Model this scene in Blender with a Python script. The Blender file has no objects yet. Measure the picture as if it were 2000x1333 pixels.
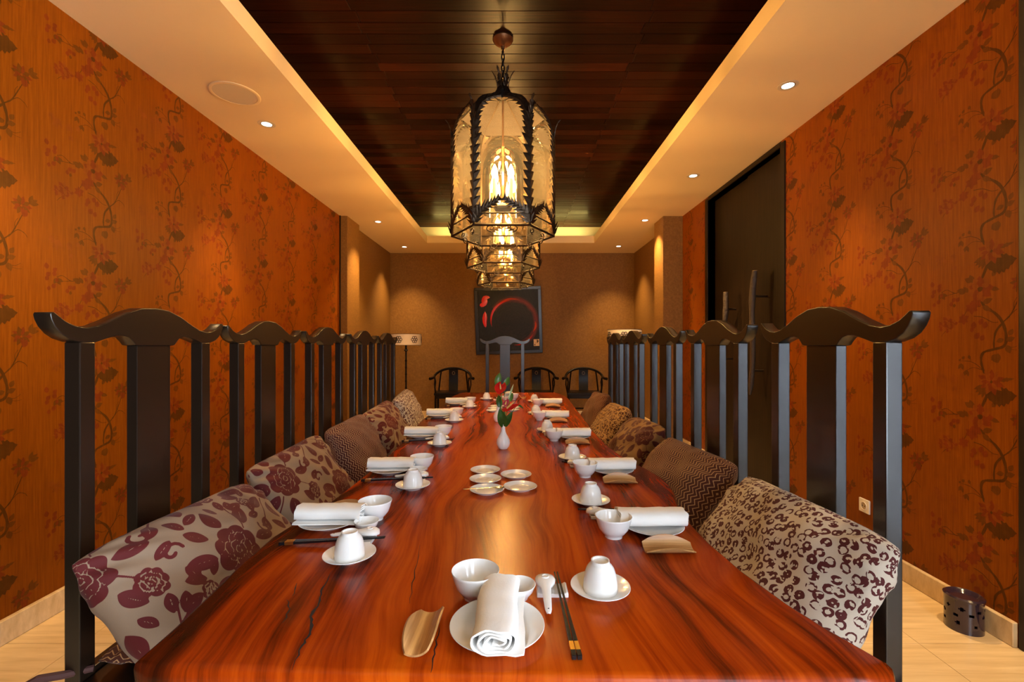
import bpy, bmesh, math, random
import numpy as np
from mathutils import Vector, Matrix

PI = math.pi
random.seed(7)
S = bpy.context.scene
COL = S.collection

# ------------------------------------------------------------------ camera, light, exposure
CAM_Z = 1.285
cam_data = bpy.data.cameras.new('camera')
cam_data.sensor_width = 36.0
cam_data.lens = 16.2
cam_data.shift_x = -0.002
cam_data.shift_y = 0.0035
cam_data.clip_start = 0.02
camera = bpy.data.objects.new('camera', cam_data)
COL.objects.link(camera)
camera.location = (0, 0, CAM_Z)
camera.rotation_euler = (PI / 2, 0, 0)
S.camera = camera

S.view_settings.view_transform = 'Standard'
S.view_settings.look = 'None'
S.view_settings.gamma = 1.0
S.view_settings.use_curve_mapping = False
S.view_settings.exposure = 1.25
S.cycles.adaptive_threshold = 0.04
S.cycles.adaptive_min_samples = 16
S.cycles.max_bounces = 6
S.cycles.diffuse_bounces = 4
S.cycles.glossy_bounces = 3
S.cycles.transparent_max_bounces = 14

world = bpy.data.worlds.new('world')
S.world = world
world.use_nodes = True
wn = world.node_tree.nodes
wn['Background'].inputs[0].default_value = (0.75, 0.87, 1.0, 1)
wn['Background'].inputs[1].default_value = 1.0

WARM = (1.0, 0.64, 0.30)          # lantern candles
DOWN = (1.0, 0.66, 0.30)          # recessed spots
SKY = (0.80, 0.90, 1.0)           # daylight
P_WINDOW = 190.0
P_WINDOW_REAR = 45.0
P_BULB = 4.5
P_SPOT = 95.0
P_COVE = 5.0

def area_light(name, loc, rot, sx, sy, power, color):
    d = bpy.data.lights.new(name, 'AREA')
    d.shape = 'RECTANGLE'; d.size = sx; d.size_y = sy
    d.energy = power; d.color = color
    o = bpy.data.objects.new(name, d); COL.objects.link(o)
    o.location = loc; o.rotation_euler = rot
    return o

# daylight entering through the windows on the right and behind the viewer
area_light('window_daylight', (2.42, -0.95, 1.40), (0, PI / 2, 0), 2.7, 1.3, P_WINDOW, SKY)
area_light('window_daylight', (1.25, -2.5, 1.75), (-PI / 2, 0, PI), 1.2, 1.9, P_WINDOW_REAR, SKY)

# ------------------------------------------------------------------ helpers
MATS = {}
def mat(name):
    m = bpy.data.materials.new(name); m.use_nodes = True
    MATS[name] = m
    nt = m.node_tree
    return m, nt, nt.nodes['Principled BSDF']

def simple(name, col, rough=0.5, metal=0.0, spec=0.5, coat=0.0, bump=None):
    m, nt, b = mat(name)
    b.inputs['Base Color'].default_value = (*col, 1)
    b.inputs['Roughness'].default_value = rough
    b.inputs['Metallic'].default_value = metal
    b.inputs['Specular IOR Level'].default_value = spec
    b.inputs['Coat Weight'].default_value = coat
    if bump:
        sc, st, dist = bump
        tc = nt.nodes.new('ShaderNodeTexCoord')
        n = nt.nodes.new('ShaderNodeTexNoise'); n.inputs['Scale'].default_value = sc
        n.inputs['Detail'].default_value = 4
        nt.links.new(tc.outputs['Object'], n.inputs['Vector'])
        bp = nt.nodes.new('ShaderNodeBump'); bp.inputs['Strength'].default_value = st
        bp.inputs['Distance'].default_value = dist
        nt.links.new(n.outputs['Fac'], bp.inputs['Height'])
        nt.links.new(bp.outputs['Normal'], b.inputs['Normal'])
    return m

class NT:
    """small node-graph writer"""
    def __init__(s, nt): s.nt = nt
    def n(s, t, **kw):
        nd = s.nt.nodes.new(t)
        for k, v in kw.items(): setattr(nd, k, v)
        return nd
    def l(s, a, b): s.nt.links.new(a, b)
    def val(s, sock, v):
        if hasattr(v, 'is_output'): s.l(v, sock)
        elif v is not None: sock.default_value = v
    def math(s, op, a, b=None, c=None, clamp=False):
        nd = s.n('ShaderNodeMath', operation=op, use_clamp=clamp)
        s.val(nd.inputs[0], a)
        if b is not None: s.val(nd.inputs[1], b)
        if c is not None: s.val(nd.inputs[2], c)
        return nd.outputs[0]
    def mapping(s, vec, scale=(1, 1, 1), loc=(0, 0, 0), rot=(0, 0, 0)):
        nd = s.n('ShaderNodeMapping')
        s.l(vec, nd.inputs[0])
        nd.inputs['Scale'].default_value = scale
        nd.inputs['Location'].default_value = loc
        nd.inputs['Rotation'].default_value = rot
        return nd.outputs[0]
    def noise(s, vec, scale, detail=4, rough=0.55, dist=0.0):
        nd = s.n('ShaderNodeTexNoise')
        s.l(vec, nd.inputs['Vector'])
        nd.inputs['Scale'].default_value = scale
        nd.inputs['Detail'].default_value = detail
        nd.inputs['Roughness'].default_value = rough
        nd.inputs['Distortion'].default_value = dist
        return nd.outputs['Fac']
    def ramp(s, fac, stops, interp='LINEAR'):
        nd = s.n('ShaderNodeValToRGB')
        cr = nd.color_ramp; cr.interpolation = interp
        while len(cr.elements) < len(stops): cr.elements.new(0.5)
        for e, (p, c) in zip(cr.elements, stops):
            e.position = p; e.color = (*c, 1) if len(c) == 3 else c
        s.l(fac, nd.inputs[0])
        return nd.outputs[0]
    def mix(s, fac, a, b, mode='MIX'):
        nd = s.n('ShaderNodeMix', data_type='RGBA', blend_type=mode)
        s.val(nd.inputs['Factor'], fac)
        for k, v in ((6, a), (7, b)):
            if isinstance(v, tuple): v = (*v, 1) if len(v) == 3 else v
            s.val(nd.inputs[k], v)
        return nd.outputs[2]
    def bump(s, height, strength, dist, bsdf, normal=None):
        nd = s.n('ShaderNodeBump')
        nd.inputs['Strength'].default_value = strength
        nd.inputs['Distance'].default_value = dist
        s.l(height, nd.inputs['Height'])
        s.l(nd.outputs['Normal'], bsdf.inputs['Normal'])

class MB:
    """collects geometry for ONE mesh object"""
    def __init__(s): s.v = []; s.f = []; s.m = []; s.mi = 0; s.uv = None
    def add(s, vs, fs):
        o = len(s.v)
        s.v.extend([tuple(p) for p in vs])
        for f in fs: s.f.append(tuple(i + o for i in f)); s.m.append(s.mi)
    def box(s, x0, x1, y0, y1, z0, z1):
        vs = [(x, y, z) for z in (z0, z1) for y in (y0, y1) for x in (x0, x1)]
        s.add(vs, [(0, 2, 3, 1), (4, 5, 7, 6), (0, 1, 5, 4), (2, 6, 7, 3), (0, 4, 6, 2), (1, 3, 7, 5)])
        return s
    def prism(s, poly, fn0, fn1):
        """poly 2D list; fn0/fn1 map (a,b)->3D for the two caps"""
        n = len(poly)
        s.add([fn0(*p) for p in poly] + [fn1(*p) for p in poly],
              [tuple(range(n))[::-1], tuple(range(n, 2 * n))] +
              [(i, (i + 1) % n, n + (i + 1) % n, n + i) for i in range(n)])
        return s
    def lathe(s, prof, seg=24, c=(0, 0, 0), closed=False, squash=1.0):
        vs = []
        for r, z in prof:
            for k in range(seg):
                a = 2 * PI * k / seg
                vs.append((c[0] + r * math.cos(a), c[1] + r * math.sin(a) * squash, c[2] + z))
        fs = []
        n = len(prof)
        for i in range(n - 1 + (1 if closed else 0)):
            j = (i + 1) % n
            for k in range(seg):
                k2 = (k + 1) % seg
                fs.append((i * seg + k, i * seg + k2, j * seg + k2, j * seg + k))
        if not closed:
            if prof[0][0] > 1e-5: fs.append(tuple(range(seg))[::-1])
            if prof[-1][0] > 1e-5: fs.append(tuple((n - 1) * seg + k for k in range(seg)))
        s.add(vs, fs)
        return s
    def tube(s, pts, r, seg=8, closed=False, flat=None):
        pts = [Vector(p) for p in pts]
        n = len(pts)
        rr = r if isinstance(r, (list, tuple)) else [r] * n
        vs = []
        up = None
        for i, p in enumerate(pts):
            if closed: t = pts[(i + 1) % n] - pts[i - 1]
            else: t = pts[min(i + 1, n - 1)] - pts[max(i - 1, 0)]
            if t.length < 1e-9: t = Vector((0, 0, 1))
            t.normalize()
            if up is None:
                up = Vector((0, 0, 1)) if abs(t.z) < 0.9 else Vector((1, 0, 0))
            up = (up - t * up.dot(t))
            if up.length < 1e-6: up = t.orthogonal()
            up.normalize()
            side = t.cross(up)
            for k in range(seg):
                a = 2 * PI * k / seg
                fx = flat if flat else 1.0
                vs.append(p + side * (math.cos(a) * rr[i]) + up * (math.sin(a) * rr[i] * fx))
        fs = []
        for i in range(n if closed else n - 1):
            j = (i + 1) % n
            for k in range(seg):
                k2 = (k + 1) % seg
                fs.append((i * seg + k, i * seg + k2, j * seg + k2, j * seg + k))
        if not closed:
            fs.append(tuple(range(seg))[::-1]); fs.append(tuple((n - 1) * seg + k for k in range(seg)))
        s.add(vs, fs)
        return s
    def build(s, name, material, parent=None, smooth=False, bevel=0.0, bseg=2, angle=35, loc=None, rot=None):
        me = bpy.data.meshes.new(name)
        me.from_pydata(s.v, [], s.f)
        mats = material if isinstance(material, (list, tuple)) else [material]
        for m in mats: me.materials.append(MATS[m] if isinstance(m, str) else m)
        if len(mats) > 1: me.polygons.foreach_set('material_index', s.m)
        bm = bmesh.new(); bm.from_mesh(me)
        bmesh.ops.recalc_face_normals(bm, faces=bm.faces)
        if bevel > 0:
            es = [e for e in bm.edges if len(e.link_faces) == 2 and e.calc_face_angle(0) > math.radians(30)]
            bmesh.ops.bevel(bm, geom=es, offset=bevel, segments=bseg, profile=0.5, affect='EDGES', clamp_overlap=True)
            for f in bm.faces: f.smooth = len(f.verts) <= 4 and (smooth or min(e.calc_length() for e in f.edges) < bevel * 1.05)
        elif smooth:
            for f in bm.faces: f.smooth = True
        bm.to_mesh(me); bm.free()
        if smooth or bevel > 0:
            flags = [p_.use_smooth for p_ in me.polygons]
            me.set_sharp_from_angle(angle=math.radians(angle))
            me.polygons.foreach_set('use_smooth', flags); me.update()
        o = bpy.data.objects.new(name, me)
        COL.objects.link(o)
        if parent is not None: o.parent = parent
        if loc: o.location = loc
        if rot: o.rotation_euler = rot
        return o

def tag(o, label, cat, group=None):
    o['label'] = label; o['category'] = cat
    if group: o['group'] = group
    return o
def thing(name, label, cat, loc=(0, 0, 0), rz=0.0, group=None):
    o = bpy.data.objects.new(name, None); COL.objects.link(o)
    o.empty_display_size = 0.05
    o.location = loc; o.rotation_euler = (0, 0, rz)
    return tag(o, label, cat, group)
def struct(o):
    o['kind'] = 'structure'; return o
def sempty(name):
    o = bpy.data.objects.new(name, None); COL.objects.link(o); return struct(o)
def kids(o): return [c for c in bpy.data.objects if c.parent == o]
def copy_tree(o, tree, parent=None):
    c = o.copy(); COL.objects.link(c)
    if parent is not None: c.parent = parent
    for ch in tree.get(o.name, []): copy_tree(ch, tree, c)
    return c
def dup(root, label, loc, rz, group=None, rot=None):
    tree = {}
    def walk(o):
        tree[o.name] = list(o.children)
        for c in o.children: walk(c)
    walk(root)
    r = copy_tree(root, tree)
    r['label'] = label
    if group: r['group'] = group
    r.location = loc
    r.rotation_euler = rot if rot else (0, 0, rz)
    return r

# ------------------------------------------------------------------ materials
simple('plaster', (0.86, 0.65, 0.37), 0.75, bump=(30, 0.15, 0.004))
simple('cove_paint', (0.82, 0.74, 0.50), 0.7)
simple('espresso', (0.0110, 0.0050, 0.0022), 0.30, spec=0.9)
simple('dark_lacquer', (0.008, 0.005, 0.0035), 0.30, spec=0.15)
simple('white_china', (0.90, 0.89, 0.87), 0.12, spec=0.5)
simple('black_lacquer', (0.008, 0.008, 0.009), 0.25)
simple('gold_leaf', (0.75, 0.48, 0.12), 0.3, metal=1.0)
simple('steel', (0.75, 0.72, 0.66), 0.18, metal=1.0)
simple('iron', (0.060, 0.038, 0.022), 0.36, metal=0.75, bump=(60, 0.35, 0.004))
simple('copper_iron', (0.22, 0.085, 0.03), 0.4, metal=0.7, bump=(60, 0.3, 0.004))
simple('roof_metal', (0.016, 0.007, 0.003), 0.75, metal=0.0, bump=(60, 0.3, 0.004))
simple('candle_sleeve', (0.82, 0.68, 0.42), 0.5)
simple('white_plastic', (0.80, 0.72, 0.60), 0.4)
simple('dark_hole', (0.01, 0.008, 0.006), 0.8)
simple('speaker_cloth', (0.66, 0.53, 0.36), 0.85)
simple('purple_glaze', (0.030, 0.016, 0.026), 0.12, spec=0.6, coat=0.4)
simple('crack_dark', (0.012, 0.004, 0.002), 0.9)
simple('red_paint', (0.70, 0.015, 0.010), 0.35)
simple('orange_red_paint', (0.52, 0.045, 0.012), 0.4)
simple('seal_paper', (0.75, 0.55, 0.35), 0.6)
simple('black_frame', (0.012, 0.011, 0.011), 0.3)
simple('tie_cord', (0.060, 0.018, 0.014), 0.8)
simple('stem_green', (0.10, 0.22, 0.04), 0.45)
simple('spadix_yellow', (0.80, 0.55, 0.16), 0.5)
simple('pale_leaf', (0.45, 0.55, 0.28), 0.45)
simple('branch_bark', (0.055, 0.032, 0.018), 0.6, bump=(45, 0.8, 0.01))
simple('branch_pale', (0.42, 0.27, 0.12), 0.6)
simple('rear_wall', (0.10, 0.055, 0.025), 0.7)
simple('cotton', (0.93, 0.92, 0.90), 0.9, spec=0.15, bump=(260, 0.25, 0.002))
simple('window_frame', (0.018, 0.010, 0.006), 0.4)
simple('grout', (0.46, 0.34, 0.21), 0.9)
simple('shade_rim', (0.05, 0.03, 0.02), 0.5)

def glow(name, col, strength):
    m = bpy.data.materials.new(name); m.use_nodes = True; MATS[name] = m
    nt = m.node_tree; nt.nodes.clear()
    e = nt.nodes.new('ShaderNodeEmission'); e.inputs[0].default_value = (*col, 1); e.inputs[1].default_value = strength
    o = nt.nodes.new('ShaderNodeOutputMaterial'); nt.links.new(e.outputs[0], o.inputs[0])
glow('bulb_glow', (1.0, 0.61, 0.23), 325.0)
glow('lens_glow', (1.0, 0.86, 0.66), 5.0)
glow('led_strip', (1.0, 0.74, 0.22), 2.5)

def glass(name, tint, gloss=0.10, haze=0.0, hazecol=(1, .8, .5), rough=0.03):
    m = bpy.data.materials.new(name); m.use_nodes = True; MATS[name] = m
    nt = m.node_tree; nt.nodes.clear(); g = NT(nt)
    t = g.n('ShaderNodeBsdfTransparent'); t.inputs[0].default_value = (*tint, 1)
    gl = g.n('ShaderNodeBsdfGlossy'); gl.inputs['Roughness'].default_value = rough
    fr = g.n('ShaderNodeFresnel'); fr.inputs[0].default_value = 1.5
    f = g.math('MULTIPLY_ADD', fr.outputs[0], 0.9, gloss * 0.3, clamp=True)
    mx = g.n('ShaderNodeMixShader'); g.l(f, mx.inputs[0]); g.l(t.outputs[0], mx.inputs[1]); g.l(gl.outputs[0], mx.inputs[2])
    last = mx.outputs[0]
    if haze > 0:
        tl = g.n('ShaderNodeBsdfTranslucent'); tl.inputs[0].default_value = (*hazecol, 1)
        df = g.n('ShaderNodeBsdfDiffuse'); df.inputs[0].default_value = (*hazecol, 1)
        a = g.n('ShaderNodeMixShader'); a.inputs[0].default_value = 0.35
        g.l(tl.outputs[0], a.inputs[1]); g.l(df.outputs[0], a.inputs[2])
        tc = g.n('ShaderNodeTexCoord')
        nz = g.noise(tc.outputs['Object'], 14.0, 3)
        hz = g.math('MULTIPLY', g.math('MULTIPLY_ADD', nz, 0.6, 0.2), haze * 2.0, clamp=True)
        b = g.n('ShaderNodeMixShader'); g.l(hz, b.inputs[0])
        g.l(last, b.inputs[1]); g.l(a.outputs[0], b.inputs[2]); last = b.outputs[0]
    o = g.n('ShaderNodeOutputMaterial'); g.l(last, o.inputs[0])
glass('lantern_glass', (0.98, 0.90, 0.72), 0.12, 0.018, (0.97, 0.88, 0.68))
glass('globe_glass', (1.0, 0.97, 0.90), 0.15)
glass('window_glass', (0.97, 0.98, 1.0), 0.02)

def m_wallpaper():
    m, nt, b = mat('wallpaper'); g = NT(nt)
    geo = g.n('ShaderNodeNewGeometry').outputs['Position']
    fib = g.noise(g.mapping(geo, (1, 70, 2.2)), 3.0, 5, 0.6)
    blot = g.noise(geo, 1.3, 3)
    c = g.ramp(fib, [(0.25, (0.148, 0.033, 0.0005)), (0.55, (0.232, 0.056, 0.0007)), (0.8, (0.298, 0.080, 0.0014))])
    c = g.mix(g.math('MULTIPLY', blot, 0.55), c, (0.190, 0.043, 0.001))
    g.l(c, b.inputs['Base Color'])
    b.inputs['Specular IOR Level'].default_value = 0.09
    g.l(g.math('MULTIPLY_ADD', fib, 0.25, 0.34), b.inputs['Roughness'])
    g.bump(fib, 0.12, 0.003, b)
m_wallpaper()
def m_print(name, col):
    m, nt, b = mat(name); g = NT(nt)
    geo = g.n('ShaderNodeNewGeometry').outputs['Position']
    fib = g.noise(g.mapping(geo, (1, 70, 2.2)), 3.0, 5, 0.6)
    n2 = g.noise(geo, 22.0, 3)
    k = g.math('ADD', g.math('MULTIPLY', fib, 0.6), g.math('MULTIPLY', n2, 0.5))
    lo = tuple(v * 0.72 for v in col); hi = tuple(v * 1.35 for v in col)
    g.l(g.ramp(k, [(0.3, lo), (0.8, hi)]), b.inputs['Base Color'])
    b.inputs['Roughness'].default_value = 0.48
    b.inputs['Specular IOR Level'].default_value = 0.09
m_print('print_dark', (0.082, 0.025, 0.0018))
m_print('print_leaf', (0.120, 0.034, 0.002))
m_print('print_red', (0.168, 0.027, 0.003))
m_print('print_pale', (0.200, 0.046, 0.003))

def m_brownpaper():
    m, nt, b = mat('brown_paper'); g = NT(nt)
    geo = g.n('ShaderNodeNewGeometry').outputs['Position']
    n1 = g.noise(geo, 45.0, 6, 0.7); n2 = g.noise(geo, 5.0, 3)
    c = g.ramp(n1, [(0.3, (0.150, 0.065, 0.010)), (0.55, (0.225, 0.103, 0.018)), (0.75, (0.29, 0.142, 0.030))])
    c = g.mix(g.math('MULTIPLY', n2, 0.4), c, (0.165, 0.073, 0.012))
    g.l(c, b.inputs['Base Color']); b.inputs['Roughness'].default_value = 0.6
    b.inputs['Specular IOR Level'].default_value = 0.3
    g.bump(n1, 0.2, 0.003, b)
m_brownpaper()

def m_table():
    m, nt, b = mat('suar_wood'); g = NT(nt)
    tc = g.n('ShaderNodeTexCoord').outputs['Object']
    warp = g.n('ShaderNodeTexNoise'); g.l(g.mapping(tc, (1.6, 0.75, 1)), warp.inputs['Vector'])
    warp.inputs['Scale'].default_value = 1.5; warp.inputs['Detail'].default_value = 2.0
    off = g.n('ShaderNodeVectorMath', operation='SCALE'); g.l(warp.outputs['Color'], off.inputs[0]); off.inputs[3].default_value = 0.24
    add = g.n('ShaderNodeVectorMath', operation='ADD'); g.l(tc, add.inputs[0]); g.l(off.outputs[0], add.inputs[1])
    v = add.outputs[0]
    broad = g.noise(g.mapping(v, (3.0, 0.30, 1)), 2.0, 3, 0.5)
    bands = g.noise(g.mapping(v, (10.0, 0.50, 1)), 2.2, 6, 0.62)
    fine = g.noise(g.mapping(v, (75.0, 1.6, 3)), 2.2, 4, 0.6)
    pore = g.noise(g.mapping(v, (240.0, 9.0, 20)), 2.0, 2, 0.6)
    x = g.n('ShaderNodeSeparateXYZ'); g.l(tc, x.inputs[0])
    edge = g.math('MULTIPLY', g.math('ABSOLUTE', x.outputs[0]), 0.26)
    k = g.math('ADD', g.math('MULTIPLY', bands, 0.50), g.math('MULTIPLY', broad, 0.46))
    k = g.math('ADD', k, g.math('MULTIPLY_ADD', fine, 0.11, 0.065))
    k = g.math('SUBTRACT', k, edge)
    c = g.ramp(k, [(0.33, (0.022, 0.0040, 0.0008)), (0.41, (0.105, 0.012, 0.0012)), (0.48, (0.330, 0.034, 0.0016)),
                   (0.57, (0.540, 0.076, 0.0025)), (0.72, (0.640, 0.128, 0.005))])
    c = g.mix(g.math('MULTIPLY', pore, 0.22), c, (0.16, 0.018, 0.002), 'MIX')
    g.l(c, b.inputs['Base Color'])
    b.inputs['Roughness'].default_value = 0.25
    b.inputs['Specular IOR Level'].default_value = 0.15
    b.inputs['Coat Weight'].default_value = 0.0
    g.bump(g.math('ADD', fine, pore), 0.06, 0.002, b)
m_table()

def m_plank():
    m, nt, b = mat('dark_plank'); g = NT(nt)
    geo = g.n('ShaderNodeNewGeometry').outputs['Position']
    oi = g.n('ShaderNodeObjectInfo').outputs['Random']
    fine = g.noise(g.mapping(geo, (1.6, 60, 1)), 2.0, 5, 0.6)
    k = g.math('ADD', g.math('MULTIPLY', fine, 0.75), g.math('MULTIPLY', oi, 0.32))
    c = g.ramp(k, [(0.25, (0.006, 0.0013, 0.0004)), (0.55, (0.019, 0.0034, 0.0007)), (0.9, (0.052, 0.0085, 0.0014))])
    g.l(c, b.inputs['Base Color'])
    g.l(g.math('MULTIPLY_ADD', oi, 0.12, 0.26), b.inputs['Roughness']); b.inputs['Specular IOR Level'].default_value = 0.08
    g.bump(fine, 0.15, 0.003, b)
m_plank()

def m_door():
    m, nt, b = mat('dark_veneer'); g = NT(nt)
    geo = g.n('ShaderNodeNewGeometry').outputs['Position']
    fine = g.noise(g.mapping(geo, (1, 55, 1.4)), 2.0, 5, 0.6)
    g.l(g.ramp(fine, [(0.3, (0.008, 0.0040, 0.0015)), (0.7, (0.024, 0.0115, 0.004))]), b.inputs['Base Color'])
    b.inputs['Roughness'].default_value = 0.5; b.inputs['Specular IOR Level'].default_value = 0.18
m_door()

def m_stone():
    m, nt, b = mat('travertine'); g = NT(nt)
    geo = g.n('ShaderNodeNewGeometry').outputs['Position']
    oi = g.n('ShaderNodeObjectInfo').outputs['Random']
    vein = g.noise(g.mapping(geo, (1.2, 16, 6)), 2.0, 6, 0.6, 0.3)
    c = g.ramp(vein, [(0.3, (0.56, 0.385, 0.19)), (0.55, (0.70, 0.51, 0.28)), (0.75, (0.80, 0.61, 0.36))])
    c = g.mix(g.math('MULTIPLY', oi, 0.14), c, (0.42, 0.30, 0.17))
    g.l(c, b.inputs['Base Color'])
    b.inputs['Roughness'].default_value = 0.32
m_stone()

def m_bamboo():
    m, nt, b = mat('bamboo'); g = NT(nt)
    tc = g.n('ShaderNodeTexCoord').outputs['Object']
    fib = g.noise(g.mapping(tc, (90, 3, 90)), 2.0, 3)
    g.l(g.ramp(fib, [(0.3, (0.40, 0.18, 0.055)), (0.7, (0.62, 0.34, 0.13))]), b.inputs['Base Color'])
    b.inputs['Roughness'].default_value = 0.4
m_bamboo()

def m_leaf(name, c0, c1, rough=0.28):
    m, nt, b = mat(name); g = NT(nt)
    uv = g.n('ShaderNodeTexCoord').outputs['Object']
    n = g.noise(uv, 30.0, 4)
    g.l(g.ramp(n, [(0.3, c0), (0.7, c1)]), b.inputs['Base Color'])
    b.inputs['Roughness'].default_value = rough
m_leaf('leaf_green', (0.016, 0.060, 0.010), (0.050, 0.130, 0.020))
m_leaf('leaf_light', (0.060, 0.150, 0.020), (0.130, 0.240, 0.040))
m_leaf('anthurium_red', (0.48, 0.008, 0.008), (0.72, 0.022, 0.014), 0.2)
m_leaf('anthurium_pink', (0.42, 0.02, 0.05), (0.65, 0.10, 0.12), 0.3)

# woven pillow fabrics
def fabric_base(name):
    m, nt, b = mat(name); g = NT(nt)
    uv = g.n('ShaderNodeUVMap').outputs['UV']
    b.inputs['Roughness'].default_value = 0.75
    b.inputs['Specular IOR Level'].default_value = 0.25
    b.inputs['Sheen Weight'].default_value = 0.08
    b.inputs['Sheen Roughness'].default_value = 0.4
    return g, uv, b
def m_leopard(name, ground, spot):
    g, uv, b = fabric_base(name)
    w = g.n('ShaderNodeTexNoise'); g.l(uv, w.inputs['Vector']); w.inputs['Scale'].default_value = 60.0; w.inputs['Detail'].default_value = 2
    off = g.n('ShaderNodeVectorMath', operation='SCALE'); g.l(w.outputs['Color'], off.inputs[0]); off.inputs[3].default_value = 0.007
    ad = g.n('ShaderNodeVectorMath', operation='ADD'); g.l(uv, ad.inputs[0]); g.l(off.outputs[0], ad.inputs[1])
    vo = g.n('ShaderNodeTexVoronoi', voronoi_dimensions='2D'); g.l(ad.outputs[0], vo.inputs['Vector'])
    vo.inputs['Scale'].default_value = 37.0; vo.inputs['Randomness'].default_value = 0.55
    d = vo.outputs['Distance']
    vc = g.n('ShaderNodeSeparateColor'); g.l(vo.outputs['Color'], vc.inputs[0])
    inner = g.math('MULTIPLY_ADD', vc.outputs[0], 0.30, -0.02)
    ring = g.math('MULTIPLY', g.math('GREATER_THAN', d, inner), g.math('LESS_THAN', d, 0.42))
    n = g.noise(uv, 75.0, 1)
    brk = g.math('GREATER_THAN', n, 0.42)
    mask = g.math('MULTIPLY', ring, brk)
    sp = g.n('ShaderNodeTexVoronoi', voronoi_dimensions='2D'); g.l(ad.outputs[0], sp.inputs['Vector'])
    weave = g.noise(g.mapping(uv, (900, 900, 1)), 1.0, 2)
    gc = g.mix(g.math('MULTIPLY', weave, 0.35), ground, tuple(v * 0.6 for v in ground))
    g.l(g.mix(mask, gc, spot), b.inputs['Base Color'])
    g.bump(g.math('ADD', g.math('MULTIPLY', mask, 1.5), weave), 0.3, 0.0015, b)
m_leopard('leopard_cream', (0.60, 0.52, 0.43), (0.085, 0.014, 0.014))
m_leopard('leopard_gold', (0.42, 0.24, 0.09), (0.060, 0.014, 0.008))
def m_zigzag(name, ground, line):
    g, uv, b = fabric_base(name)
    sx = g.n('ShaderNodeSeparateXYZ'); g.l(uv, sx.inputs[0])
    n = g.noise(uv, 14.0, 1)
    tri = g.math('PINGPONG', g.math('MULTIPLY', sx.outputs[1], 1.0), 0.017)
    p = g.math('ADD', sx.outputs[0], g.math('MULTIPLY', tri, 0.85))
    p = g.math('ADD', p, g.math('MULTIPLY', n, 0.010))
    fr = g.math('FRACT', g.math('MULTIPLY', p, 62.0))
    mask = g.math('LESS_THAN', fr, 0.22)
    weave = g.noise(g.mapping(uv, (900, 900, 1)), 1.0, 2)
    gc = g.mix(g.math('MULTIPLY', weave, 0.5), ground, tuple(v * 0.45 for v in ground))
    g.l(g.mix(mask, gc, line), b.inputs['Base Color'])
    g.bump(g.math('ADD', g.math('MULTIPLY', mask, 1.5), weave), 0.4, 0.002, b)
m_zigzag('zigzag_brown', (0.085, 0.022, 0.012), (0.46, 0.26, 0.12))
m_zigzag('zigzag_rose', (0.090, 0.020, 0.016), (0.50, 0.32, 0.20))
def m_floral(name, ground, spot, spot2):
    g, uv, b = fabric_base(name)
    at = g.n('ShaderNodeAttribute', attribute_name='print').outputs['Fac']
    mask = g.math('LESS_THAN', at, 0.0)
    weave = g.noise(g.mapping(uv, (700, 700, 1)), 1.0, 3)
    n = g.noise(uv, 6.0, 2)
    gc = g.mix(g.math('MULTIPLY', weave, 0.5), ground, tuple(v * 0.6 for v in ground))
    sc = g.mix(n, spot, spot2)
    g.l(g.mix(mask, gc, sc), b.inputs['Base Color'])
    g.bump(g.math('ADD', g.math('MULTIPLY', mask, 1.5), weave), 0.25, 0.0015, b)
m_floral('floral_rose', (0.27, 0.178, 0.115), (0.060, 0.006, 0.006), (0.115, 0.010, 0.010))
m_floral('floral_gold', (0.26, 0.14, 0.05), (0.060, 0.010, 0.008), (0.10, 0.016, 0.010))

def m_painting():
    m, nt, b = mat('painted_canvas'); g = NT(nt)
    tc = g.n('ShaderNodeTexCoord').outputs['Object']
    s = g.n('ShaderNodeSeparateXYZ'); g.l(tc, s.inputs[0])
    dx = g.math('SUBTRACT', s.outputs[0], 0.085); dz = g.math('ADD', s.outputs[2], 0.035)
    r = g.math('SQRT', g.math('ADD', g.math('MULTIPLY', dx, dx), g.math('MULTIPLY', dz, dz)))
    ang = g.math('ARCTAN2', dz, dx)
    cmb = g.n('ShaderNodeCombineXYZ'); g.l(g.math('MULTIPLY', ang, 1.2), cmb.inputs[0]); g.l(g.math('MULTIPLY', r, 14.0), cmb.inputs[1])
    brush = g.noise(cmb.outputs[0], 3.0, 5, 0.65)
    rr = g.math('ADD', r, g.math('MULTIPLY_ADD', brush, 0.06, -0.03))
    band = g.math('SUBTRACT', 1.0, g.math('DIVIDE', g.math('ABSOLUTE', g.math('SUBTRACT', rr, 0.405)), 0.060), clamp=True)
    # gap in the lower left of the brushed ring
    gap = g.math('GREATER_THAN', g.math('ADD', dz, g.math('MULTIPLY', dx, 1.3)), -0.20)
    band = g.math('MULTIPLY', band, gap)
    dry = g.noise(g.mapping(tc, (30, 1, 5)), 3.0, 4)
    disc = g.math('LESS_THAN', rr, 0.37)
    base = g.ramp(dry, [(0.3, (0.005, 0.005, 0.005)), (0.7, (0.018, 0.017, 0.016))])
    dk = g.ramp(brush, [(0.35, (0.006, 0.004, 0.003)), (0.7, (0.024, 0.017, 0.012))])
    c = g.mix(g.math('MULTIPLY', disc, 0.85), base, dk)
    c = g.mix(g.math('MULTIPLY', band, g.math('MULTIPLY_ADD', brush, 1.0, 0.15), clamp=True), c, (0.30, 0.030, 0.018))
    g.l(c, b.inputs['Base Color'])
    b.inputs['Roughness'].default_value = 0.5; b.inputs['Specular IOR Level'].default_value = 0.28
    g.bump(brush, 0.5, 0.004, b)
m_painting()

def m_shade():
    m, nt, b = mat('lamp_linen'); g = NT(nt)
    b.inputs['Base Color'].default_value = (0.78, 0.66, 0.52, 1)
    b.inputs['Roughness'].default_value = 0.8
    b.inputs['Subsurface Weight'].default_value = 0.0
m_shade()
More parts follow.
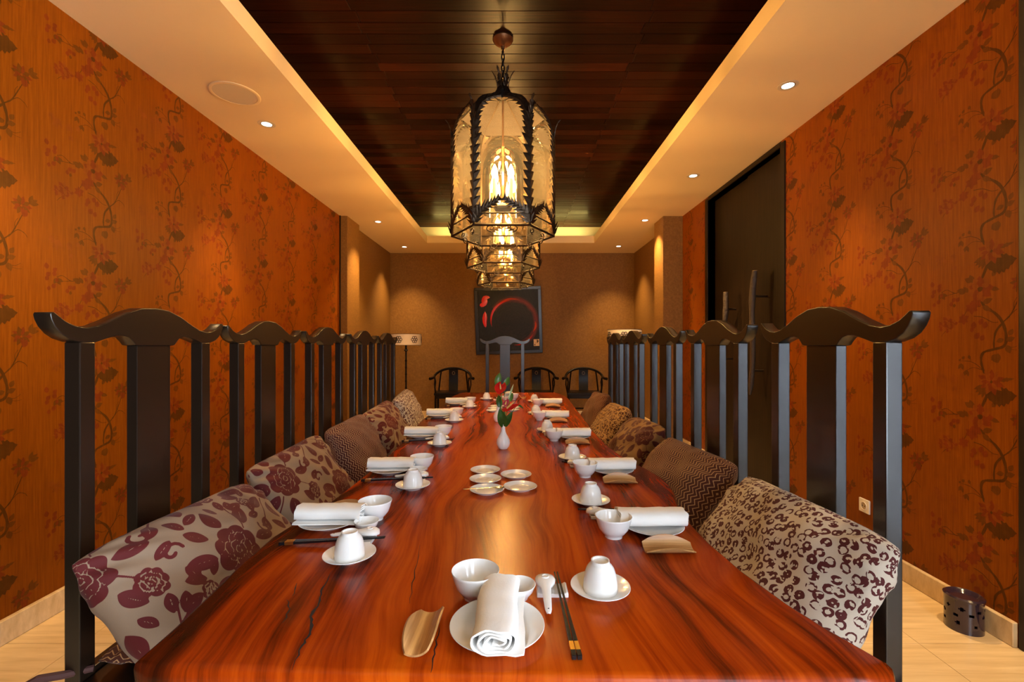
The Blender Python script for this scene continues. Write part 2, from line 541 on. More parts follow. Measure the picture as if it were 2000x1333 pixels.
# ------------------------------------------------------------------ room shell
XL, XR = -2.20, 2.135
YB, YF = 8.19, -2.25
ZC, ZW = 2.9126, 3.24
CFL, CFR, CFN, CFF = -1.391, 1.282, 0.0, 7.366      # coffer opening
FASCIA = 0.113

# floor: tiles with recessed joints
floor = struct(MB().box(XL - .1, XR + .1, YF - .1, YB + .1, -0.12, -0.004).build('floor', 'grout'))
tile_cache = {}
def tile(x0, x1, y0, y1):
    key = (round(x1 - x0, 3), round(y1 - y0, 3))
    if key not in tile_cache:
        w, d = key
        o = MB().box(0, w - .002, 0, d - .002, -0.0038, 0).build('floor_tile', 'travertine', floor)
        tile_cache[key] = o.data
    else:
        o = bpy.data.objects.new('floor_tile', tile_cache[key]); COL.objects.link(o); o.parent = floor
    o.location = (x0, y0, 0)
ys = [1.98 + 0.6 * k for k in range(-7, 11)]
ys = [YF] + [y for y in ys if YF + .05 < y < YB - .05] + [YB]
xs = [XL] + [-1.86 + 0.6 * k for k in range(0, 7)] + [XR]
for i in range(len(xs) - 1):
    for j in range(len(ys) - 1):
        tile(xs[i], xs[i + 1], ys[j], ys[j + 1])

# ceiling: plaster border, cove, plank field
ceiling = sempty('ceiling')
zt = ZC + FASCIA
mb = MB()
mb.box(XL - .1, CFL, YF - .1, YB + .1, ZC, zt)
mb.box(CFR, XR + .1, YF - .1, YB + .1, ZC, zt)
mb.box(CFL, CFR, CFF, YB + .1, ZC, zt)
mb.box(CFL, CFR, YF - .1, CFN, ZC, zt)
mb.build('plaster_border', 'plaster', ceiling)
CVL, CVR, CVF = CFL - .30, CFR + .30, CFF + .30
mb = MB()
mb.box(CVL - .05, CVL, CFN - .05, CVF + .05, zt, ZW + .05)
mb.box(CVR, CVR + .05, CFN - .05, CVF + .05, zt, ZW + .05)
mb.box(CVL, CVR, CVF, CVF + .05, zt, ZW + .05)
mb.box(CVL, CVR, CFN - .05, CFN, zt, ZW + .05)
mb.build('cove_wall', 'cove_paint', ceiling)
MB().box(CVL, CVR, CFN, CVF, ZW + .012, ZW + .05).build('plank_backing', 'dark_hole', ceiling)
MB().box(CFL + .1, CFR - .1, CFF + .13, CFF + .145, zt, zt + .012).build('cove_light_strip', 'led_strip', ceiling)
lt = area_light('cove_light', ((CFL + CFR) / 2, CFF + .12, zt + .02), (PI, 0, 0), 2.5, .05, P_COVE, (1.0, .76, .22))
lt.parent = ceiling
plank_mesh = {}
random.seed(3)
row = 0
y = CFN
while y < CVF - .01:
    j = 0.012 * (1 if row % 2 else -1)
    for k, (a, b_) in enumerate(((CVL, -.94 + j), (-.94 + j, .81 + j), (.81 + j, CVR))):
        key = (k, row % 2)
        if key not in plank_mesh:
            o = MB().box(0, b_ - a - .0025, 0, .0975, 0, .012).build('ceiling_plank', 'dark_plank', ceiling, bevel=.002, bseg=1)
            plank_mesh[key] = o.data
        else:
            o = bpy.data.objects.new('ceiling_plank', plank_mesh[key]); COL.objects.link(o); o.parent = ceiling
        o.location = (a, y, ZW + random.uniform(0, .0015))
    y += .10; row += 1

# walls
wall_left = sempty('wall_left')
MB().box(XL - .1, XL, 1.2, 5.82, 0, ZC).build('wallpaper_panel', 'wallpaper', wall_left)
MB().box(XL - .1, XL - .002, YF, 1.2, 0, ZC).build('dark_wood_panel', 'dark_veneer', wall_left)
MB().box(XL - .1, XL, 5.82, YB, 0, ZC).build('plain_panel', 'brown_paper', wall_left)
pier_l = struct(MB().box(XL, -2.106, 5.82, 6.27, 0, ZC).build('wall_pier_left', 'brown_paper', bevel=.003, bseg=1))

DY0, DY1, DZ = 3.68, 5.065, 2.862
wall_right = sempty('wall_right')
MB().box(XR, XR + .1, 1.95, DY0, 0, ZC).build('wallpaper_panel', 'wallpaper', wall_right)
MB().box(XR, XR + .1, DY1, 5.83, 0, ZC).build('wallpaper_panel', 'wallpaper', wall_right)
MB().box(XR, XR + .1, DY0, DY1, DZ, ZC).build('lintel', 'dark_veneer', wall_right)
MB().box(XR, XR + .1, 5.83, YB, 0, ZC).build('plain_panel', 'brown_paper', wall_right)
WY0, WY1, WZ0, WZ1 = -1.6, -0.3, 0.04, 2.76
MB().box(XR, XR + .1, WY1, 1.95, 0, ZC).build('dark_wood_panel', 'dark_veneer', wall_right)
mb = MB()
mb.box(XR, XR + .1, YF, WY0, 0, ZC); mb.box(XR, XR + .1, WY0, WY1, 0, WZ0); mb.box(XR, XR + .1, WY0, WY1, WZ1, ZC)
mb.build('plain_panel', 'rear_wall', wall_right)
pier_r = struct(MB().box(1.886, XR, 5.83, 6.20, 0, ZC).build('wall_pier_right', 'brown_paper', bevel=.003, bseg=1))
struct(MB().box(XR - .006, XR, 1.85, 1.945, 0, ZC).build('trim_1', 'window_frame', bevel=.004))
struct(MB().box(XL, XL + .012, 5.80, 5.82, 0.1, ZC).build('trim_2', 'dark_veneer'))

wall_back = struct(MB().box(XL - .1, XR + .1, YB, YB + .1, 0, ZC).build('wall_back', 'brown_paper'))
RX0, RX1, RZ0, RZ1 = 0.65, 1.85, 0.8, 2.7
mb = MB()
mb.box(XL - .1, RX0, YF - .1, YF, 0, ZC); mb.box(RX1, XR + .1, YF - .1, YF, 0, ZC)
mb.box(RX0, RX1, YF - .1, YF, 0, RZ0); mb.box(RX0, RX1, YF - .1, YF, RZ1, ZC)
struct(mb.build('wall_front', 'rear_wall'))

# windows (beside and behind the viewer)
def window(name, along, fixed, a0, a1, z0, z1):
    w = sempty(name)
    def bx(p0, p1, q0, q1, t0, t1):
        if along == 'y': return MB().box(fixed + t0, fixed + t1, p0, p1, q0, q1)
        return MB().box(p0, p1, fixed - t1, fixed - t0, q0, q1)
    for (p0, p1, q0, q1) in ((a0, a1, z0, z0 + .06), (a0, a1, z1 - .06, z1), (a0, a0 + .06, z0, z1), (a1 - .06, a1, z0, z1)):
        bx(p0, p1, q0, q1, 0.0, .09).build('window_frame', 'window_frame', w)
    mid = (a0 + a1) / 2
    bx(mid - .025, mid + .025, z0 + .06, z1 - .06, .02, .07).build('mullion', 'window_frame', w)
    for (p0, p1) in ((a0 + .06, mid - .025), (mid + .025, a1 - .06)):
        bx(p0, p1, z0 + .06, z1 - .06, .04, .046).build('pane', 'window_glass', w)
window('window_1', 'y', XR, WY0, WY1, WZ0, WZ1)
window('window_2', 'x', YF, RX0, RX1, RZ0, RZ1)

# baseboards of stone lengths
def baseboard(name, x0, x1, y0, y1, along, h, cut):
    b = sempty(name)
    if along == 'y':
        e = [y0] + [c for c in cut if y0 + .05 < c < y1 - .05] + [y1]
        for i in range(len(e) - 1):
            MB().box(x0, x1, e[i] + .001, e[i + 1] - .001, 0, h).build('baseboard_stone', 'travertine', b, bevel=.003, bseg=1)
    else:
        e = [x0] + [c for c in cut if x0 + .05 < c < x1 - .05] + [x1]
        for i in range(len(e) - 1):
            MB().box(e[i] + .001, e[i + 1] - .001, y0, y1, 0, h).build('baseboard_stone', 'travertine', b, bevel=.003, bseg=1)
cuts = [1.95 + .6 * k for k in range(-2, 11)]
baseboard('baseboard_left', XL, XL + .022, 1.2, 5.82, 'y', .105, cuts)
baseboard('baseboard_left', XL, XL + .022, 6.27, YB, 'y', .105, cuts)
baseboard('baseboard_right', XR - .022, XR, 1.95, DY0 - .06, 'y', .105, cuts)
baseboard('baseboard_right', XR - .022, XR, DY1 + .06, 5.83, 'y', .105, cuts)
baseboard('baseboard_right', XR - .022, XR, 6.20, YB, 'y', .105, cuts)
baseboard('baseboard_pier_left', XL, -2.106 + .018, 5.802, 5.82, 'x', .105, [])
baseboard('baseboard_pier_right', 1.868, XR, 5.812, 5.83, 'x', .105, [])
baseboard('baseboard_back', XL, XR, YB - .022, YB, 'x', .105, [-1.4, -.8, -.2, .4, 1.0, 1.6])

# ------------------------------------------------------------------ wallpaper print: blossoming branch repeat
def shape_leaf(L, W, n=7, serr=0.0):
    p = []
    for i in range(n + 1):
        t = i / n; w = W * math.sin(PI * t ** 0.85) * (1 + (serr if i % 2 else -serr)); p.append((t * L, w))
    q = [(x, -w) for x, w in p[1:-1]][::-1]
    return p + q
class Print:
    def __init__(s): s.mb = MB(); s.k = 0
    def poly(s, pts, mi, ):
        s.k += 1
        z = 0.0004 + s.k * 2.5e-6
        s.mb.mi = mi
        n = len(pts)
        cx = sum(p[0] for p in pts) / n; cy = sum(p[1] for p in pts) / n
        s.mb.add([(cx, cy, z)] + [(x, y, z) for x, y in pts], [(0, 1 + i, 1 + (i + 1) % n) for i in range(n)])
    def leaf(s, x, y, ang, L, W, mi, serr=0.0, n=7):
        a = math.radians(ang); c, d = math.cos(a), math.sin(a)
        s.poly([(x + c * px - d * py, y + d * px + c * py) for px, py in shape_leaf(L, W, n, serr)], mi)
    def blob(s, x, y, r, mi, n=9):
        s.poly([(x + r * random.uniform(.75, 1.1) * math.cos(2 * PI * i / n), y + r * random.uniform(.75, 1.1) * math.sin(2 * PI * i / n)) for i in range(n)], mi)
    def stroke(s, pts, w0, w1, mi):
        # smooth polyline -> ribbon
        P = [Vector((*p, 0)) for p in pts]
        out = []
        for i in range(len(P) - 1):
            p0 = P[max(i - 1, 0)]; p1 = P[i]; p2 = P[i + 1]; p3 = P[min(i + 2, len(P) - 1)]
            for k in range(4):
                t = k / 4
                out.append(0.5 * ((2 * p1) + (p2 - p0) * t + (2 * p0 - 5 * p1 + 4 * p2 - p3) * t * t + (3 * p1 - p0 - 3 * p2 + p3) * t ** 3))
        out.append(P[-1])
        s.k += 1; z = 0.0004 + s.k * 2.5e-6; s.mb.mi = mi
        vs = []; n = len(out)
        for i, p in enumerate(out):
            t = (out[min(i + 1, n - 1)] - out[max(i - 1, 0)]); t.normalize()
            nrm = Vector((-t.y, t.x, 0)); w = (w0 + (w1 - w0) * i / (n - 1)) * random.uniform(.75, 1.25)
            vs += [(p.x + nrm.x * w, p.y + nrm.y * w, z), (p.x - nrm.x * w, p.y - nrm.y * w, z)]
        s.mb.add(vs, [(2 * i, 2 * i + 1, 2 * i + 3, 2 * i + 2) for i in range(n - 1)])
    def flower(s, x, y, r, petals, mi, mi2, pointed=True, rot=0):
        for ring, (rr, nn) in enumerate(((1.0, petals), (.66, petals - 3), (.34, 5))):
            for i in range(nn):
                a = rot + 360 * (i + .5 * ring) / nn + random.uniform(-7, 7)
                L = r * rr * random.uniform(.88, 1.06)
                s.leaf(x + .10 * r * math.cos(math.radians(a)), y + .10 * r * math.sin(math.radians(a)), a, L, L * (.24 if pointed else .36), mi if (i + ring) % 2 == 0 else mi2, n=5 if ring else 6)
random.seed(11)
pr = Print()
def U(x, y): return ((x - 690) / 1211.0, -(y - 500) / 1166.0)
D, LF, RD, PL = 0, 1, 2, 3
# thin sprays first
for pts, w in (([(550, 702), (510, 700), (480, 706), (430, 682), (398, 694)], .0022), ([(480, 706), (430, 712), (395, 690)], .0014),
               ([(590, 842), (640, 850), (690, 878), (722, 880)], .0018), ([(640, 1132), (610, 1105), (570, 1088), (520, 1086)], .0018),
               ([(640, 1132), (590, 1120), (550, 1138), (520, 1160)], .0012), ([(745, 882), (780, 850), (800, 815), (826, 760), (838, 735)], .0034),
               ([(780, 850), (815, 820), (850, 832), (862, 850)], .0018), ([(800, 815), (800, 785), (815, 760)], .0014), ([(440, 905), (415, 925), (395, 948)], .0012),
               ([(575, 1085), (572, 1060)], .0012), ([(760, 1005), (800, 1008), (830, 990)], .0012), ([(770, 1010), (800, 1022), (835, 1020)], .001),
               ([(628, 790), (560, 800), (530, 850)], .0024)):
    pr.stroke([U(*p) for p in pts], w, w * .5, D)
# trunk
pr.stroke([U(*p) for p in ((690, 500), (660, 590), (632, 660), (628, 740), (650, 792), (705, 832), (742, 880), (762, 950), (752, 1002), (700, 1020), (645, 1038), (632, 1080), (648, 1140), (690, 1182))], .0062, .0052, D)
pr.stroke([U(*p) for p in ((750, 880), (712, 925), (700, 980), (702, 1020))], .0048, .0040, D)
# leaves along the trunk
for x, y, a, L, W in ((762, 975, 20, 44, 14), (750, 968, 200, 40, 13), (775, 950, 60, 40, 13), (765, 998, -70, 46, 16), (720, 1040, -90, 52, 15), (690, 1050, -60, 48, 14),
                      (715, 1045, -130, 44, 13), (640, 790, -35, 52, 14), (640, 775, 20, 56, 15), (585, 660, 110, 48, 17), (580, 655, 150, 46, 15), (545, 702, 170, 54, 15),
                      (545, 700, 200, 40, 12), (560, 710, 130, 44, 12), (600, 780, 230, 50, 14), (680, 700, -15, 50, 12), (690, 640, 55, 44, 12), (395, 700, -60, 44, 13), (398, 700, -120, 40, 12), (400, 705, -20, 36, 10)):
    u, v = U(x, y); pr.leaf(u, v, a, L / 1180, W / 1180, LF, n=6)
# large serrated leaf
u, v = U(662, 588); pr.leaf(u, v, 8, 150 / 1180, 50 / 1180, D, .14, 13)
u, v = U(720, 500); pr.leaf(u, v, 12, 82 / 1180, 10 / 1180, LF, .2, 9)
for a in (200, 215, 232, 250): u, v = U(660, 530); pr.leaf(u, v, a, 72 / 1180, 13 / 1180, LF, n=5)
# blooms
u, v = U(686, 508); pr.flower(u, v, 66 / 1180, 11, RD, PL, True, 20)
u, v = U(626, 700); pr.flower(u, v, 66 / 1180, 9, RD, PL, False, 5)
u, v = U(626, 700); pr.blob(u, v, 15 / 1180, D)
for x, y, r in ((578, 795, 34), (532, 856, 30), (606, 772, 28)):
    u, v = U(x, y); pr.flower(u, v, r / 1180, 6, RD, RD, False, 30); pr.blob(u, v, r * .55 / 1180, RD)
for x, y, r in ((400, 890, 30), (432, 862, 32), (470, 880, 26), (440, 905, 26)):
    u, v = U(x, y); pr.flower(u, v, r / 1180, 6, RD, PL, False, 10)
u, v = U(832, 690); pr.flower(u, v, 48 / 1180, 10, RD, LF, True, 0)
for a in (35, 70, 10): u, v = U(872, 668); pr.leaf(u, v, a, 52 / 1180, 12 / 1180, LF, n=5)
u, v = U(838, 745); pr.leaf(u, v, 60, 46 / 1180, 16 / 1180, RD, n=6)
for x, y, r in ((350, 640, 17), (382, 650, 15), (344, 680, 16), (340, 706, 15), (386, 676, 16), (402, 712, 13), (376, 742, 16), (354, 762, 13), (472, 740, 15), (497, 740, 15), (466, 766, 14), (482, 775, 11),
                (602, 892, 20), (636, 872, 18), (660, 892, 19), (610, 945, 20), (642, 958, 17), (590, 915, 14), (575, 1064, 11), (530, 1066, 11), (510, 1080, 8)):
    u, v = U(x, y); pr.leaf(u - .6 * r / 1180, v - r / 1180, random.uniform(40, 110), 2.1 * r / 1180, .8 * r / 1180, RD if r > 12 else LF, n=6)
for x, y in ((550, 1135), (528, 1152), (478, 1180), (482, 1225), (470, 1165), (380, 1165), (402, 1165), (366, 1150), (410, 1180), (392, 1190), (520, 1100)):
    u, v = U(x, y)
    for a in (-120, -75): pr.leaf(u, v, a + random.uniform(-15, 15), 38 / 1180, 9 / 1180, PL if y > 1140 else LF, n=5)
unit = pr.mb
unit_mesh = bpy.data.meshes.new('floral_print')
unit_mesh.from_pydata(unit.v, [], unit.f)
for m in ('print_dark', 'print_leaf', 'print_red', 'print_pale'): unit_mesh.materials.append(MATS[m])
unit_mesh.polygons.foreach_set('material_index', unit.m)
ub = np.array(unit.v); UMIN = ub.min(0); UMAX = ub.max(0)
def put_print(parent, side, y, z, rect):
    y0, y1, z0, z1 = rect
    sg = 1 if side == 'L' else -1
    if side == 'L': lo, hi = y + UMIN[0], y + UMAX[0]
    else: lo, hi = y - UMAX[0], y - UMIN[0]
    zl, zh = z + UMIN[1], z + UMAX[1]
    if hi < y0 or lo > y1 or zh < z0 or zl > z1: return
    me = unit_mesh
    if lo < y0 or hi > y1 or zl < z0 or zh > z1:
        bm = bmesh.new(); bm.from_mesh(unit_mesh)
        if side == 'L': ulo, uhi = y0 - y, y1 - y
        else: ulo, uhi = y - y1, y - y0
        for co, no in (((ulo, 0, 0), (-1, 0, 0)), ((uhi, 0, 0), (1, 0, 0)), ((0, z0 - z, 0), (0, -1, 0)), ((0, z1 - z, 0), (0, 1, 0))):
            bmesh.ops.bisect_plane(bm, geom=bm.verts[:] + bm.edges[:] + bm.faces[:], plane_co=co, plane_no=no, clear_outer=True)
        if not bm.faces: bm.free(); return
        me = bpy.data.meshes.new('floral_print'); bm.to_mesh(me); bm.free()
        for m in unit_mesh.materials: me.materials.append(m)
    o = bpy.data.objects.new('floral_print', me); COL.objects.link(o); o.parent = parent
    M = Matrix(((0, 0, sg, 0), (sg, 0, 0, 0), (0, 1, 0, 0), (0, 0, 0, 1))); 
    o.matrix_local = Matrix.Translation((XL if side == 'L' else XR, y, z)) @ M
for k in range(-2, 8):
    yc = 2.46 + .52 * k; zc = 2.362 + .2925 * (k % 2)
    for r in range(-5, 3):
        put_print(wall_left, 'L', yc, zc + .585 * r, (1.21, 5.80, .106, ZC - .001))
for k in range(-1, 9):
    yc = 2.058 + .504 * k; zc = 1.71 + .2925 * (k % 2)
    for r in range(-4, 4):
        put_print(wall_right, 'R', yc, zc + .585 * r, (1.955, DY0 - .061, .106, ZC - .001))
        put_print(wall_right, 'R', yc, zc + .585 * r, (DY1 + .061, 5.825, .106, ZC - .001))

# ------------------------------------------------------------------ sliding door in the right wall
door = sempty('door_1')
mb = MB()
mb.box(XR - .012, XR + .10, DY0 - .06, DY0, 0, DZ + .03); mb.box(XR - .012, XR + .10, DY1, DY1 + .06, 0, DZ + .03)
mb.box(XR - .012, XR + .10, DY0, DY1, DZ, DZ + .03)
mb.build('door_frame', 'dark_veneer', door, bevel=.003, bseg=1)
dm = DY0 + .62
MB().box(XR + .055, XR + .10, DY0, dm + .02, 0.004, DZ).build('door_leaf', 'dark_veneer', door, bevel=.002, bseg=1)
MB().box(XR + .075, XR + .12, dm - .02, DY1, 0.004, DZ).build('door_leaf', 'dark_veneer', door, bevel=.002, bseg=1)
def branch_pull(y, seed, lean, z0, z1):
    random.seed(seed)
    pts = []; rr = []
    n = 14
    for i in range(n):
        t = i / (n - 1)
        pts.append((XR - .055 + .012 * math.sin(5 * t + seed), y + lean * (t - .5) + .012 * math.sin(7 * t + seed * 2), z0 + (z1 - z0) * t))
        rr.append(.026 * (1.0 - .35 * abs(t - .75)) * random.uniform(.86, 1.12) * (.55 if i == 0 else 1))
    h = MB().tube(pts, rr, 10).build('door_handle', 'branch_bark', door, smooth=True, angle=60)
    c = MB().lathe([(0, 0), (rr[-1] * .95, 0), (rr[-1] * .95, .004), (0, .004)], 12, pts[-1]).build('cut_end', 'branch_pale', h)
    for t in (.2, .8):
        z = z0 + (z1 - z0) * t; yy = y + lean * (t - .5)
        MB().tube([(XR - .05, yy, z), (XR + .06, yy, z)], .010, 8).build('bracket', 'iron', h, smooth=True)
branch_pull(4.02, 1, -.10, .84, 1.92)
branch_pull(4.56, 3, -.02, .98, 1.80)

# ------------------------------------------------------------------ wall socket
t = thing('wall_socket', 'white square power socket low on the right floral wall', 'socket', (XR, 2.80, .305))
MB().box(-.010, 0, -.041, .041, -.041, .041).build('cover_plate', 'white_plastic', t, bevel=.003)
mb = MB(); mb.lathe([(.024, 0), (.024, .003), (.021, .003), (.021, -.001)], 20); 
o = mb.build('socket_ring', 'white_plastic', t, smooth=True); o.rotation_euler = (0, -PI / 2, 0); o.location = (-.010, 0, 0)
o = MB().lathe([(0, 0), (.021, 0), (.021, .0008), (0, .0008)], 20).build('socket_well', 'grout', t); o.rotation_euler = (0, -PI / 2, 0); o.location = (-.0102, 0, 0)
for s in (-1, 1):
    o = MB().lathe([(0, 0), (.0035, 0), (.0035, .001), (0, .001)], 8).build('pin_hole', 'dark_hole', t); o.rotation_euler = (0, -PI / 2, 0); o.location = (-.0108, s * .009, 0)

# ------------------------------------------------------------------ downlights and speaker
def make_downlight(label, x, y, power=1.0, beam=88):
    t = thing('downlight', label, 'light', (x, y, ZC), 0, 'recessed ceiling spots')
    MB().lathe([(.037, -.002), (.058, -.002), (.060, -.0005), (.060, .0), (.037, 0)], 28, closed=True).build('trim_ring', 'speaker_cloth', t, smooth=True)
    MB().lathe([(.036, -.0022), (.040, -.0030), (.041, -.0015), (.037, -.001)], 28, closed=True).build('inner_ring', 'dark_hole', t, smooth=True)
    MB().lathe([(0, -.0035), (.018, -.0034), (.035, -.0018), (.035, -.0005), (0, -.0005)], 24).build('lens', 'lens_glow', t, smooth=True)
    d = bpy.data.lights.new('spot_beam', 'SPOT'); d.energy = P_SPOT * power; d.color = DOWN
    d.spot_size = math.radians(beam); d.spot_blend = 0.85; d.shadow_soft_size = .03
    o = bpy.data.objects.new('spot_beam', d); COL.objects.link(o); o.parent = t; o.location = (0, 0, -.012)
    return t
for lab, x, y, p, bm_ in (('recessed spot in left ceiling border beside the round speaker', -1.825, 3.40, .9, 62),
                     ('recessed spot in left ceiling border beside the left pier', -1.80, 6.10, 1.1, 88),
                     ('recessed spot in left ceiling border closest to the far wall', -1.825, 7.67, .9, 88),
                     ('recessed spot in right ceiling border nearest the viewer', 1.72, 2.894, .9, 62),
                     ('recessed spot in right ceiling border above the nearest right chair', 1.72, 1.35, .9, 62),
                     ('recessed spot in left ceiling border above the nearest left chair', -1.825, 1.85, .8, 62),
                     ('recessed spot in right ceiling border beside the dark door', 1.726, 4.44, .9, 62),
                     ('recessed spot in right ceiling border beside the right pier', 1.714, 6.03, 1.1, 88),
                     ('recessed spot in right ceiling border closest to the far wall', 1.728, 7.62, .9, 88)):
    make_downlight(lab, x, y, p, bm_)
t = thing('ceiling_speaker', 'round flush speaker grille in the left ceiling border', 'speaker', (-1.81, 2.99, ZC))
MB().lathe([(.128, 0), (.128, -.004), (.142, -.006), (.148, -.003), (.148, 0)], 48, closed=True).build('speaker_rim', 'plaster', t, smooth=True)
MB().lathe([(0, -.003), (.127, -.003), (.127, 0), (0, 0)], 48).build('speaker_grille', 'speaker_cloth', t)
# ------------------------------------------------------------------ dining table
TZ = 0.755
left_e = [(.755, -.600), (.775, -.640), (.862, -.643), (1.0, -.655), (1.108, -.666), (1.27, -.672), (1.42, -.650), (1.556, -.625), (1.824, -.612), (2.2, -.606), (2.53, -.610), (2.9, -.635), (3.26, -.654), (3.7, -.640), (4.2, -.625), (4.7, -.64), (5.05, -.60), (5.10, -.55)]
right_e = [(.735, .610), (.760, .628), (.86, .592), (.942, .566), (1.08, .540), (1.234, .528), (1.38, .530), (1.507, .542), (1.68, .585), (1.82, .598), (1.95, .575), (2.15, .525), (2.40, .496), (2.8, .492), (3.3, .505), (4.09, .525), (4.6, .54), (5.05, .50), (5.10, .45)]
random.seed(5)
front_e = [(-.45, .752), (-.25, .743), (-.10, .738), (.15, .736), (.35, .734), (.52, .733)]
outline = [(x, y) for y, x in left_e][::-1] + front_e + [(x, y) for y, x in right_e]
table = thing('dining_table', 'long glossy orange-brown live-edge slab dining table with dark grain', 'table', (0, 0, 0))
mb = MB()
n = len(outline)
cx = sum(p[0] for p in outline) / n
def ring(inset, z):
    out = []
    for x, y in outline:
        sx = -1 if x > 0 else 1
        ox = inset if abs(x) > .44 else 0
        oy = inset if y < .77 else (-inset if y > 5.0 else 0)
        out.append((x + sx * ox, y + oy, z))
    return out
levels = [(.05, TZ - .095), (.012, TZ - .085), (.004, TZ - .05), (.0, TZ - .018), (.0025, TZ - .007), (.008, TZ - .0018), (.014, TZ)]
vs = []
for i, z in levels: vs += ring(i, z)
fs = [tuple(range(n))[::-1], tuple((len(levels) - 1) * n + k for k in range(n))]
for L in range(len(levels) - 1):
    for k in range(n):
        k2 = (k + 1) % n
        fs.append((L * n + k, L * n + k2, (L + 1) * n + k2, (L + 1) * n + k))
mb.add(vs, fs)
mb.build('table_top', 'suar_wood', table, smooth=True, angle=40)
for y in (1.55, 4.15):
    MB().box(-.28, .24, y - .06, y + .06, .05, TZ - .094).build('pedestal', 'suar_wood', table, bevel=.008)
    MB().box(-.34, .30, y - .13, y + .13, 0, .05).build('foot', 'suar_wood', table, bevel=.008)
MB().box(-.05, .05, 1.62, 4.08, .25, .36).build('stretcher', 'suar_wood', table, bevel=.005)
# splits in the slab
def crack(pts, w):
    m = MB(); vs = []
    N = []
    for i in range(len(pts) - 1):
        a, b = pts[i], pts[i + 1]
        for k in range(5):
            t = k / 5
            N.append((a[0] + (b[0] - a[0]) * t + random.uniform(-.0022, .0022), a[1] + (b[1] - a[1]) * t))
    N.append(pts[-1])
    q = len(N)
    for i, (x, y) in enumerate(N):
        ww = w * math.sin(PI * (i + .6) / (q + .2)) * random.uniform(.5, 1.2) + .0002
        vs += [(x - ww, y, TZ + .00025), (x + ww, y, TZ + .00025)]
    m.add(vs, [(2 * i, 2 * i + 1, 2 * i + 3, 2 * i + 2) for i in range(q - 1)])
    return m.build('split_crack', 'crack_dark', table)
def T(x, y, dz=0.0):
    """measured spot on the table top, as plan coordinates"""
    h = CAM_Z - TZ - dz; d = 900 * h / (y - 673.5)
    return ((x - 1004) / 900 * d, d)
random.seed(9)
crack([T(570, 1310), T(590, 1262), T(608, 1235), T(608, 1205), T(622, 1180), T(630, 1150), T(650, 1115)], .0032)
crack([T(553, 1218), T(566, 1190), T(560, 1172)], .0016)
crack([T(572, 1165), T(580, 1140)], .0012)
crack([T(843, 1315), T(850, 1270), T(858, 1225)], .0012)
crack([T(800, 1180), T(808, 1130), T(820, 1065)], .0009)

# ------------------------------------------------------------------ high-back chairs
half_top = [(0, .1077), (.05, .104), (.10, .088), (.15, .064), (.19, .048), (.222, .0425), (.25, .0455), (.275, .055), (.292, .067), (.302, .075), (.310, .0745), (.3125, .069)]
half_bot = [(.3095, .057), (.302, .042), (.288, .026), (.270, .0145), (.246, .007), (.222, .004), (.198, .0055), (.165, .016), (.135, .0235), (.115, .0245), (.095, .019), (.082, .008), (.074, -.0015), (.063, -.003), (0, -.003)]
cp = [(-s, h) for s, h in half_top[::-1]] + half_top[1:] + half_bot + [(-s, h) for s, h in half_bot[::-1][1:]]
def make_pillow_mesh(name, w, h, t, fabric, seed, sdf=None, nu=44, nv=36):
    """cushion mesh: width along local y, height along local z, thickness along x (front = +x)"""
    rnd = random.Random(seed)
    ph = [rnd.uniform(0, 6.28) for _ in range(6)]
    U_ = np.sin(np.linspace(-1, 1, nu) * PI / 2 * .9) / math.sin(PI / 2 * .9); V_ = np.sin(np.linspace(-1, 1, nv) * PI / 2 * .9) / math.sin(PI / 2 * .9)
    vs = []; uvs = []
    def pt(u, v, side):
        e = (1 - abs(u) ** 2.6) * (1 - abs(v) ** 2.6)
        th = t * .5 * max(e, 0) ** .46
        pin = 1 - .05 * (1 - abs(v) ** 2) * abs(u) ** 3 - 0
        y = u * w / 2 * (1 - .03 * (1 - v * v) - .035 * v ** 6); z = v * h / 2 * (1 - .02 * (1 - u * u) - .07 * u ** 6)
        wr = .0045 * math.sin(5 * u + 3 * v + ph[0]) + .004 * math.sin(9 * v - 4 * u + ph[1]) + .003 * math.sin(13 * u + 7 * v + ph[2])
        # pulled creases toward the corners
        wr += .006 * math.sin(22 * (abs(u) - abs(v)) + ph[3]) * (abs(u * v)) ** 2 * 2
        x = side * (th + wr * min(1, th / (t * .2)))
        x += .012 * math.sin(2.2 * u + ph[4]) * abs(v) + .01 * math.sin(2.0 * v + ph[5])
        return (x, y, z)
    def arc(line):
        q = np.array(line); s = np.concatenate([[0], np.cumsum(np.linalg.norm(np.diff(q, axis=0), axis=1))])
        return s - s[-1] / 2
    su = arc([pt(u, 0, 1) for u in U_]); sv = arc([pt(0, v, 1) for v in V_])
    me = bpy.data.meshes.new(name)
    idx = {}
    for side in (1, -1):
        for j, v in enumerate(V_):
            for i, u in enumerate(U_):
                if side == -1 and (i in (0, nu - 1) or j in (0, nv - 1)):
                    idx[side, i, j] = idx[1, i, j]; continue
                idx[side, i, j] = len(vs); vs.append(pt(u, v, side)); uvs.append((su[i], sv[j]))
    fs = []
    for side in (1, -1):
        for j in range(nv - 1):
            for i in range(nu - 1):
                q = (idx[side, i, j], idx[side, i + 1, j], idx[side, i + 1, j + 1], idx[side, i, j + 1])
                fs.append(q if side == 1 else q[::-1])
    me.from_pydata(vs, [], fs)
    me.materials.append(MATS[fabric])
    uvl = me.uv_layers.new(name='UVMap')
    li = np.zeros(len(me.loops), dtype=np.int32); me.loops.foreach_get('vertex_index', li)
    uva = np.array(uvs)[li]
    uvl.data.foreach_set('uv', uva.astype(np.float32).ravel())
    if sdf is not None:
        p = np.array(uvs)
        at = me.attributes.new('print', 'FLOAT', 'POINT')
        at.data.foreach_set('value', sdf(p).astype(np.float32))
    me.polygons.foreach_set('use_smooth', [True] * len(me.polygons))
    return me

